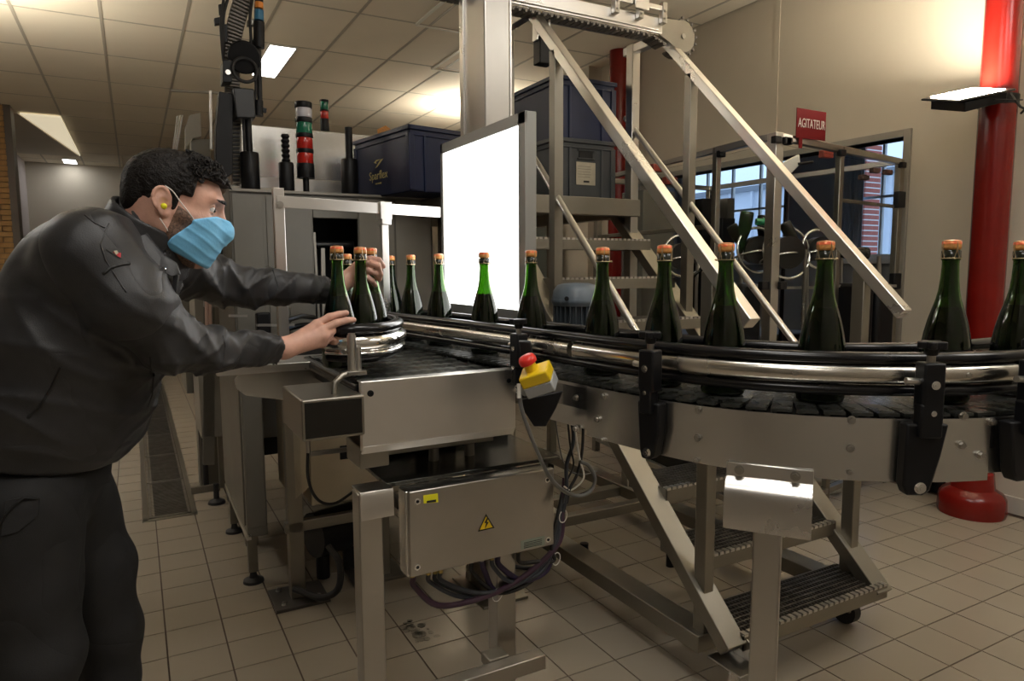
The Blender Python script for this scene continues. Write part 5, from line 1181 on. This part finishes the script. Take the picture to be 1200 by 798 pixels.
# near hand, fingers point right over the guide, thumb behind
nw = M3(333, 408, 1.73); nfore = M3(300, 410, 1.66)
nm = [M3(371, 380, 1.80), M3(377, 386.5, 1.785), M3(380, 394, 1.78), M3(378, 402, 1.785)]
nfg = [[nm[0], M3(386, 371.5, 1.815), M3(397, 368.5, 1.83), M3(405.5, 366.8, 1.84)],
       [nm[1], M3(394, 378.5, 1.80), M3(406, 375.6, 1.815), M3(414, 375, 1.83)],
       [nm[2], M3(389, 388, 1.80), M3(393, 385, 1.83), M3(396, 386, 1.855)],
       [nm[3], M3(386, 396, 1.80), M3(389, 394, 1.83), M3(391, 396, 1.85)]]
nth = [M3(345, 400, 1.78), M3(362, 390, 1.85), M3(377, 384, 1.88), M3(390, 380, 1.89)]
nf = lambda P: hand(P, nw, nfore, nm, nfg, nth)
lo = np.min([nfore, *nm, nw, nfg[1][3], nfg[0][3], nth[3]], 0)-.05; hi = np.max([nfore, *nm, nw, nfg[1][3], nfg[0][3], nth[3]], 0)+.05
nV, nF = nets(nf, lo, hi, .0022)
# far hand wrapped round the bottle neck
fw2 = M3(392, 339, 2.03); ff2 = M3(372, 341, 2.0)
fm = [M3(421, 303, 2.13), M3(420, 310, 2.105), M3(419, 319, 2.10), M3(417, 327, 2.10)]
fm = [M3(425, 304, 2.10), M3(425, 311, 2.09), M3(423, 319, 2.085), M3(420, 327, 2.085)]
ffg = [[fm[0], M3(435, 303.5, 2.075), M3(444, 305, 2.07), M3(449, 312, 2.085)],
       [fm[1], M3(435, 309, 2.065), M3(443, 311.5, 2.06), M3(446, 321, 2.075), M3(445, 327, 2.085)],
       [fm[2], M3(433, 317, 2.065), M3(440, 320, 2.065), M3(444, 327, 2.085)],
       [fm[3], M3(430, 325, 2.065), M3(436, 329, 2.07), M3(440, 334, 2.09)]]
fth = [M3(402, 334, 2.09), M3(413, 326, 2.16), M3(424, 320, 2.20), M3(436, 316, 2.20)]
ff = lambda P: hand(P, fw2, ff2, fm, ffg, fth)
al = [fw2, ff2, *fm, *[q for g_ in ffg for q in g_], *fth]; lo = np.min(al, 0)-.05; hi = np.max(al, 0)+.05
fV, fF = nets(ff, lo, hi, .0024)
# ---------- joints
Sn, En, Wn = M3(112, 300, 1.35), M3(192, 398, 1.45), nw
Sf, Ef, Wf = M3(178, 300, 1.66), M3(265, 333, 1.86), fw2
neckb = M3(160, 283, 1.50); chest = M3(105, 365, 1.50); belly = M3(88, 465, 1.52)
Kn, An = M3(42, 770, 1.42), M3(30, 1050, 1.42); Kf, Af = M3(124, 735, 1.66), M3(112, 960, 1.64)
def core(P):
    d = cap(P, neckb, chest, .07, .11); d = smin(d, cap(P, chest, belly, .11, .10), .05); d = smin(d, cap(P, belly, pel, .10, .10), .05)
    for S_, E_, W_ in ((Sn, En, nfore), (Sf, Ef, ff2)):
        d = smin(d, cap(P, S_, E_, .045, .036), .04); d = smin(d, cap(P, E_, W_, .038, .028), .02)
    d = smin(d, cap(P, neckb, HO-np.array([0, 0, .05]), .06, .05), .03)
    for K_, A_, dx in ((Kn, An, -.06), (Kf, Af, .06)): d = smin(d, cap(P, pel+np.array([0, dx*1.1, -.03]), K_, .075, .05), .05); d = smin(d, cap(P, K_, A_, .05, .035), .03)
    return d
cV, cF = nets(core, (-1.30, 1.15, .05), (-.35, 2.1, 1.55), .016)
Vb = np.concatenate([HG(hV), nV, fV, cV]); Fb = np.concatenate([hF, nF+len(hV), fF+len(hV)+len(nV), cF+len(hV)+len(nV)+len(fV)])
# orientation of head frame is right handed, so faces keep their winding
body = sdf_obj('body', (Vb, Fb), SKIN, worker, smooth_it=0)
# ---------- jacket
def folds(P):
    d = .0
    def rg(t, p=2.2): return (1-np.abs(np.sin(t)))**p
    for E_, W_, S_, amp in ((En, nfore, Sn, .010), (Ef, ff2, Sf, .012)):
        ax1 = (W_-E_)/np.linalg.norm(W_-E_); t = (P-E_)@ax1; r = np.linalg.norm(P-E_, axis=1)
        w1 = np.exp(-(r/.12)**2); tw = P[:, 2]*24+1.4*nz(P, 14., 1.)
        d = d-amp*w1*rg(t*38+tw)+amp*.45*w1
        t3 = np.exp(-((t-.11)/.075)**2); d = d-amp*.55*t3*rg(t*46-P[:, 2]*42+1.2*nz(P, 20., 2.))
        t4 = np.exp(-((t-.24)/.035)**2); d = d-amp*.28*t4*rg(t*75+1.5*nz(P, 30., 4.))
        ax2 = (E_-S_)/np.linalg.norm(E_-S_); w3 = np.exp(-(np.linalg.norm(P-(S_*.45+E_*.55), axis=1)/.12)**2)
        d = d-.012*w3*rg(P@np.array([20, 12, 25.])+1.3*nz(P, 11., 5.))
    d = d-.008*np.exp(-((P[:, 2]-1.17)/.17)**2)*rg(P@np.array([9., 3., 15.])+1.5*nz(P, 7.))
    d = d-.006*np.exp(-(np.linalg.norm(P-M3(150, 300, 1.42), axis=1)/.13)**2)*rg(P@np.array([20., 6., -12.])+nz(P, 12.))
    d = d-.007*np.exp(-(np.linalg.norm(P-M3(215, 405, 1.48), axis=1)/.10)**2)*rg(P@np.array([44., 10., 12.])+1.5*nz(P, 16., 3.))
    d = d-.006*np.exp(-(np.linalg.norm(P-M3(290, 335, 1.85), axis=1)/.16)**2)*rg(P@np.array([34., 8., -26.])+1.2*nz(P, 13., 8.))
    d = d-.005*np.exp(-((P[:, 2]-1.12)/.2)**2)*rg(P@np.array([4., 2., 34.])+2.2*nz(P, 6., 3.))
    return d*1.7+.003*nz(P, 16., 1.)+.0012*nz(P, 48., 3.)
def jack(P):
    sc_t = (1, .80, 1)
    d = cap(P, M3(146, 312, 1.5), M3(108, 380, 1.5), .098, .145, sc_t) if False else None
    def tcap(a, b, ra, rb, k=.78): 
        s = np.array([1, k, 1.]); return cap(P, a, b, ra, rb, s)
    d = tcap(M3(140, 322, 1.50), M3(96, 392, 1.50), .110, .150)
    d = smin(d, tcap(M3(96, 392, 1.50), M3(80, 462, 1.52), .150, .150), .06)
    d = smin(d, tcap(M3(80, 462, 1.52), M3(48, 535, 1.52), .150, .145), .06)
    d = smin(d, cap(P, M3(112, 292, 1.36), M3(168, 300, 1.64), .066, .060), .06)
    d = smin(d, cap(P, M3(76, 312, 1.42), M3(76, 312, 1.60), .08, .07), .09)
    d = smin(d, cap(P, M3(108, 302, 1.36), M3(150, 352, 1.37), .086, .072), .045)
    d = smin(d, cap(P, M3(150, 352, 1.37), M3(194, 398, 1.44), .072, .058), .03)
    d = smin(d, cap(P, M3(194, 399, 1.44), M3(252, 411, 1.56), .060, .046), .02)
    d = smin(d, cap(P, M3(252, 411, 1.56), M3(322, 409.5, 1.70), .046, .0315), .02)
    d = smin(d, cap(P, Sf, M3(262, 333, 1.86), .078, .060), .04)
    d = smin(d, cap(P, M3(262, 333, 1.86), M3(325, 337, 1.93), .058, .046), .02)
    d = smin(d, cap(P, M3(325, 337, 1.93), M3(383, 340, 2.01), .046, .037), .02)
    d = d+folds(P)*.8
    # cut: neck opening, cuffs, hem
    nk = cap(P, HO-np.array([.02, 0, -.0]), neckb-np.array([.0, 0, .02]), .066, .060); d = smax(d, -nk, .008)
    c1 = (nw-nfore)/np.linalg.norm(nw-nfore); d = np.maximum(d, np.where(np.linalg.norm(P-nw, axis=1) < .2, (P-M3(322, 409, 1.70))@c1, -1))
    c2 = (fw2-ff2)/np.linalg.norm(fw2-ff2); d = np.maximum(d, np.where(np.linalg.norm(P-fw2, axis=1) < .2, (P-M3(383, 340, 2.01))@c2, -1))
    hn = np.array([-.30, 0, -1.0]); hn /= np.linalg.norm(hn); h0 = M3(128, 549, 1.5); d = smax(d, (P-h0)@hn, .012)
    # zip front fly ridge
    return d
jV, jF = nets(jack, (-1.42, 1.10, .86), (-.42, 2.16, 1.56), .0052)
jacket = sdf_obj('jacket', (jV, jF), JACKET, worker, smooth_it=1)
# cuffs and collar as their own bands
def ringband(c, axv, r, wd, name, m=JACKET, th=.004, sq=1.0):
    c = Vector(toW(np.array([c]))[0]); axw = (np.array(axv)@UVW); a = Vector(axw).normalized(); x = a.orthogonal().normalized(); y = a.cross(x)
    vs = MB(); n = 36; pr = [(-wd/2, r), (-wd/2, r+th), (wd/2, r+th*.8), (wd/2, r)]
    for k in range(n):
        an2 = 2*PI*k/n
        for q, rr in pr: vs.v.append(tuple(c+a*q+(x*math.cos(an2)+y*math.sin(an2))*(rr+.0012*math.sin(an2*5))))
    for k in range(n):
        for j in range(4): vs.f.append((k*4+j, k*4+(j+1) % 4, ((k+1) % n)*4+(j+1) % 4, ((k+1) % n)*4+j)); vs.m.append(0)
    return vs.build(name, m, jacket, smooth=50)
ringband(M3(316, 409.5, 1.69), M3(322, 409.5, 1.70)-M3(300, 410, 1.66), .0305, .030, 'cuff'); ringband(M3(376, 339.5, 2.0), M3(383, 340, 2.01)-M3(365, 339, 1.98), .0365, .030, 'cuff')
def collarf(P):
    # stand-and-fall collar: shell round the neck, open at the front (towards +u, low)
    a = HO-np.array([.045, 0, .03]); b = neckb+np.array([.01, 0, -.03])
    out = cap(P, M3(178, 262, 1.5), M3(160, 305, 1.5), .088, .105, (1, .88, 1)); inn = cap(P, M3(182, 255, 1.5), M3(164, 302, 1.5), .077, .092, (1, .88, 1))
    d = smax(out, -inn, .004)
    n1 = M3(140, 262, 1.5); n2 = M3(192, 316, 1.5); up_ = np.array([-(n2-n1)[2], 0, (n2-n1)[0]]); up_ /= np.linalg.norm(up_)
    tsl = M3(152, 236, 1.5); d = smax(d, (P-tsl)@np.array([.55, 0, .83]), .004)       # top edge
    lowp = M3(150, 300, 1.5); d = smax(d, -(P-lowp)@np.array([.45, 0, .89]), .004)
    return d+.0012*nz(P, 60)
kV, kF = nets(collarf, (-1.02, 1.30, 1.30), (-.62, 1.72, 1.62), .0045)
sdf_obj('collar', (kV, kF), JACKET, jacket, smooth_it=1)
# pointed collar leaf on the near side, with chrome snap
def jsheet(px, v, th, name, m, par=jacket, bev=.0015):
    return MB().prism([onV(x, y, v if not isinstance(v, (list, tuple)) else v[i]) for i, (x, y) in enumerate(px)], FW*th).build(name, m, par, bevel=bev, smooth=60)
cl_px = [(139, 233), (147, 230), (160, 253), (176, 280), (192, 299), (206, 308), (211, 322), (201, 324), (186, 316), (168, 298), (151, 272), (140, 250)]
cl_v = [1.455, 1.455, 1.425, 1.405, 1.405, 1.415, 1.42, 1.405, 1.385, 1.375, 1.395, 1.43]
jsheet(cl_px, cl_v, .006, 'collar_leaf', JACKET)
P_ = onV(192, 315, 1.388); MB().cyl(P_+FW*.002, P_-FW*.003, .0042, 16).build('snap', NIPPLE, jacket)
jsheet([(203, 322), (209, 322), (206, 345), (201, 372), (197, 372), (200, 345)], 1.415, .006, 'front_fly', JACKET)
# sleeve piping, badge, pocket slot
def onsurf(x, y, dv=.002):      # ray against the jacket field
    d = ray(x, y); s = np.array([d.dot(RT), d.dot(FW), d.z]); s /= s[1]
    vs_ = np.linspace(1.15, 2.2, 700); P = np.stack([s[0]*vs_, vs_, CC.z+s[2]*vs_], 1); f_ = jack(P); k = np.argmax(f_ < 0) if (f_ < 0).any() else 350
    p = P[k]; return Vector(toW(np.array([p]))[0])-FW*dv
def surfstrip(px, w_, m, name, dv=.001, par=jacket):
    pts = []
    for (a, b) in zip(px, px[1:]):
        for q in range(6): pts.append(onsurf(a[0]+(b[0]-a[0])*q/6, a[1]+(b[1]-a[1])*q/6, dv))
    MB().tube(pts, w_, 6).build(name, m, par, smooth=60)
surfstrip([(121, 321), (130, 314), (143, 310), (154, 309)], .003, TRIMK, 'sleeve_piping')
surfstrip([(72, 430), (60, 455), (46, 478), (30, 492)], .0028, TRIMK, 'pocket_piping')
surfstrip([(176, 418), (180, 440), (178, 462), (172, 480)], .0028, TRIMK, 'front_edge')
surfstrip([(128, 262), (118, 285), (124, 305), (140, 330), (150, 345)], .0016, JACKET, 'sleeve_seam')
surfstrip([(100, 252), (112, 262), (126, 268)], .0016, JACKET, 'shoulder_seam'); surfstrip([(262, 393), (264, 405), (262, 425)], .0018, JACKET, 'cuff_seam'); surfstrip([(320, 316), (326, 335), (322, 357)], .0018, JACKET, 'cuff_seam')
def surfpoly(px, m, name, dv=.0015, par=jacket):
    c = [onsurf(x, y, dv) for x, y in px]; b = MB(); b.prism(c, FW*.001); return b.build(name, m, par, smooth=0)
bd = surfpoly([(124.5, 291), (145, 291.5), (144, 303), (139, 301)], TRIMK, 'sleeve_badge', .004)
surfpoly([(134, 295), (143.5, 296.5), (143, 302), (139.5, 300)], EMBR, 'badge_red_field', .0055, bd); surfpoly([(135.5, 294), (139, 293.5), (141, 297), (138, 298.5)], PAPER, 'badge_bird_mark', .0062, bd)
# ---------- trousers
def trous(P):
    d = cap(P, M3(50, 535, 1.52), pel-np.array([.0, 0, .02]), .130, .135, (1, .80, 1))
    d = smin(d, chain_(P, [M3(30, 585, 1.43), Kn, An], [.112, .088, .072], .03), .02)
    d = smin(d, chain_(P, [M3(84, 590, 1.60), M3(110, 670, 1.63), Kf, M3(124, 800, 1.67), Af], [.098, .090, .076, .074, .068], .03), .02)
    d = d+.005*nz(P, 13.)+.003*np.sin(P[:, 2]*34+3*nz(P, 9., 2.))*np.exp(-((P[:, 2]-.55)/.25)**2)+.0012*nz(P, 45.)
    return smax(d, (P[:, 2]-.98), .01)
tV, tF = nets(trous, (-1.50, 1.18, .045), (-.62, 1.95, 1.02), .009)
trousers = sdf_obj('trousers', (tV, tF), TROUS, worker, smooth_it=1)
def onsurf2(x, y, dv):
    d = ray(x, y); s = np.array([d.dot(RT), d.dot(FW), d.z]); s /= s[1]
    vs_ = np.linspace(1.15, 2.2, 700); P = np.stack([s[0]*vs_, vs_, CC.z+s[2]*vs_], 1); f_ = trous(P); k = np.argmax(f_ < 0) if (f_ < 0).any() else 300
    return Vector(toW(np.array([P[k]]))[0])-FW*dv
pk = MB().prism([onsurf2(x, y, .006) for x, y in ((8, 586), (28, 582), (48, 583), (47, 603), (24, 622), (3, 628))], FW*.004).build('pocket_flap', TROUS, trousers, bevel=.001)
MB().tube([onsurf2(x, y, .008) for x, y in ((-4, 622), (10, 602), (22, 588), (32, 582), (48, 583))], .002, 6).build('flap_piping', TRIMK, trousers)
# ---------- shoes
for A_, nm_ in ((An, 'n'), (Af, 'f')):
    c = Vector(toW(np.array([[A_[0], A_[1], 0]]))[0]); f_ = RT
    s = MB(); s.box(c+f_*.05+Vector((0, 0, .015)), (.27, .095, .03), Matrix((f_, FW, Vector((0, 0, 1)))).transposed()); so = s.build('shoe_sole', RUBBER, worker, bevel=.012)
    def shf(P, A_=A_): q = P-np.array([A_[0], A_[1], 0]); return smin(smin(cap(q, (-.03, 0, .06), (.10, 0, .045), .05, .04), cap(q, (.1, 0, .045), (.15, 0, .04), .04, .036), .02), cap(q, (-.02, 0, .07), (-.02, 0, .13), .048, .045), .02)
    sdf_obj('shoe', nets(shf, (A_[0]-.12, A_[1]-.08, .005), (A_[0]+.22, A_[1]+.08, .2), .008), BLACK, worker)
# ---------- hair
def hairf(P):
    n = .0045*np.sin(P[:, 0]*210+2*np.sin(P[:, 2]*160))*np.sin(P[:, 2]*190+2*np.sin(P[:, 1]*150))+.003*nz(P, 420.)
    front = np.clip((P[:, 0]+.01)/.08, 0, 1)*np.clip((P[:, 2]-.02)/.05, 0, 1)
    side = np.clip((.06-P[:, 2])/.06, 0, 1)
    th = .0065+.011*front-.004*side
    d = skull(P)-th-n*(.25+.9*front)
    d = smin(d, ell(P, (-.060, 0, .005), (.028, .056, .050)), .02)
    # forelock curls overhanging the forehead
    d = smin(d, ell(P, (.068, -.005, .088), (.030, .050, .022))-n*1.2, .012)
    d = smin(d, ell(P, (.088, -.020, .076), (.014, .028, .015))-n, .010)
    # hairline: keep what lies above/behind this broken line (side view)
    x, z = P[:, 0], P[:, 2]
    k1 = (x-.088)*1.0-(z-.070)*.35            # forehead line
    faceplane = np.maximum.reduce([np.minimum((x-.050), .074-z)])       # in front of the temple and below the brow line
    side_cut = np.minimum(x-.030-.25*np.maximum(0, z-.02), .070-z)
    low = np.maximum(-.052-z-.25*(x+.07), 0*x-1)
    earcut = ell(P*np.array([1, 0, 1]), (-.006, 0, .000), (.022, 1, .036))
    d = smax(d, np.minimum(x-.047, .078-z+.0*x), .006)
    d = smax(d, np.minimum(x-.024, .030-z), .006)
    d = smax(d, -.064-z-.45*np.minimum(0, x+.02), .006)
    d = smax(d, np.where(x > -.033, -.006-z, -1), .006)
    d = smax(d, -(ell(P*np.array([1, 0, 1]), (-.008, 0, -.004), (.020, 1, .034))), .004)
    return d
hrV, hrF = nets(hairf, (-.15, -.115, -.10), (.15, .115, .17), .0028)
hair = sdf_obj('hair', (HG(hrV), hrF), HAIR, worker)
# curls as thin locks on the front and top
rc_ = random.Random(11); cb_ = MB()
for k in range(520):
    th_ = rc_.uniform(-1.2, 1.2); ph = rc_.uniform(.25, 1.45)
    dr_ = np.array([math.cos(ph)*math.cos(th_)*.9, math.cos(ph)*math.sin(th_), math.sin(ph)]); o_ = np.array([.012, 0, .045])
    rr_ = np.linspace(.05, .16, 60); P = o_+dr_*rr_[:, None]; f_ = hairf(P); j = np.argmax(f_ > 0)
    if j == 0: continue
    p = P[j]
    if p[2] < .06: continue
    t1 = np.cross(dr_, [rc_.uniform(-1, 1), rc_.uniform(-1, 1), rc_.uniform(-1, 1)]); t1 /= np.linalg.norm(t1); t2 = np.cross(dr_, t1); r0 = rc_.uniform(.004, .0075); pts = []
    for q in range(9):
        a = q*.62; pts.append(p+dr_*(.001+.0022*math.sin(a*.8))+t1*(r0*math.cos(a)-r0)+t2*(r0*math.sin(a)+q*.0004))
    cb_.tube([tuple(toW(HG(np.array([w_])))[0]) for w_ in pts], [.0011, .0017, .0019, .0019, .0019, .0018, .0016, .0012, .0005], 5, caps=False)
tag(cb_.build('curly_locks', HAIR, hair, smooth=60), kind='stuff')
# stubble beard: thin shell over jaw
def beardf(P):
    d = skull(P)-.0014; x, z = P[:, 0], P[:, 2]
    d = smax(d, z-(.018-.55*np.maximum(0, x-.01)), .004); d = smax(d, -(x-.010-.15*(z+.09)), .004); d = smax(d, x-.085, .003); return smax(d, -z-.115, .004)
STUB = mat('dark_stubble', (.26, .15, .105), .6, 0, var=.45, vscale=260, dark=(.03, .02, .015))
bV, bF = nets(beardf, (-.05, -.1, -.13), (.13, .1, .06), .003)
sdf_obj('beard', (HG(bV), bF), STUB, worker)
def browf(P):
    Qa = P.copy(); Qa[:, 1] = np.abs(Qa[:, 1]); return cap(Qa, (.1050, .014, .044), (.0885, .048, .0435), .0048, .0030, (1, 1, 1))+.0008*nz(P, 900.)
wV, wF = nets(browf, (.07, -.07, .03), (.12, .07, .06), .0016); sdf_obj('eyebrow', (HG(wV), wF), HAIR, worker)
def hp(x, y, z): return Vector(toW(HG(np.array([[x, y, z]])))[0])
for s_ in (-1, 1):
    e = MB().sphere(hp(.0795, s_*.033, .021), .0132, 20, 12).build('eyeball', EYEW, worker)
    dv_ = Vector(hx@UVW); c = hp(.0795, s_*.033, .0205)+dv_*.0088; MB().sphere(c, .0066, 14, 8).build('iris', IRIS, e)
# earplug
MB().sphere(hp(.001, -.0800, -.004), .0062, 14, 9).build('earplug', YELF, worker)
# ---------- mask
def maskf(P):
    Q = P.copy(); x, y, z = Q[:, 0], Q[:, 1], Q[:, 2]; g = skull(Q)
    tent = ell(Q, (.060, 0, -.040), (.066, .062, .062)); nose = cap(Q, (.100, 0, .004), (.118, 0, -.020), .012, .020)
    base = smin(smin(g-.004, tent, .02), nose, .015)-.002
    s = z+.30*x
    base = base-.0016*(1-np.abs(np.sin(s*150+.8*nz(P, 26.))))**2+.0012*nz(P, 60.)
    top = z-(.010-.55*np.clip(.100-x, 0, 1)+.0*x)
    back = -(x-.058+.75*np.clip(-.022-z, 0, .06)-.35*np.clip(-.062-z, 0, .1))
    d = smax(base, top, .003); d = smax(d, back, .004); return smax(d, -(z+.094+.25*(x-.06)), .004)
mV, mF = nets(maskf, (-.01, -.10, -.12), (.16, .10, .05), .0026)
msk = sdf_obj('face_mask', (HG(mV), mF), MASKM, worker)
for z0, pts in ((0, [(.062, -.066, -.014), (.046, -.074, .000), (.026, -.081, .016), (.010, -.087, .030), (-.006, -.092, .036)]), (1, [(.030, -.066, -.060), (.016, -.074, -.046), (.000, -.083, -.030)])):
    MB().tube(cat3([hp(*q) for q in pts]), .0013, 6).build('ear_loop', STRAPM, msk)
b = MB(); b.tube(cat3([hp(.118+.004, s*.001, .0) if s == 0 else hp(.098-.02*abs(s), s*.022, -.003-.002*abs(s)) for s in (-1.6, -.8, 0, .8, 1.6)]), .0016, 6); b.build('nose_wire', MASKM, msk)
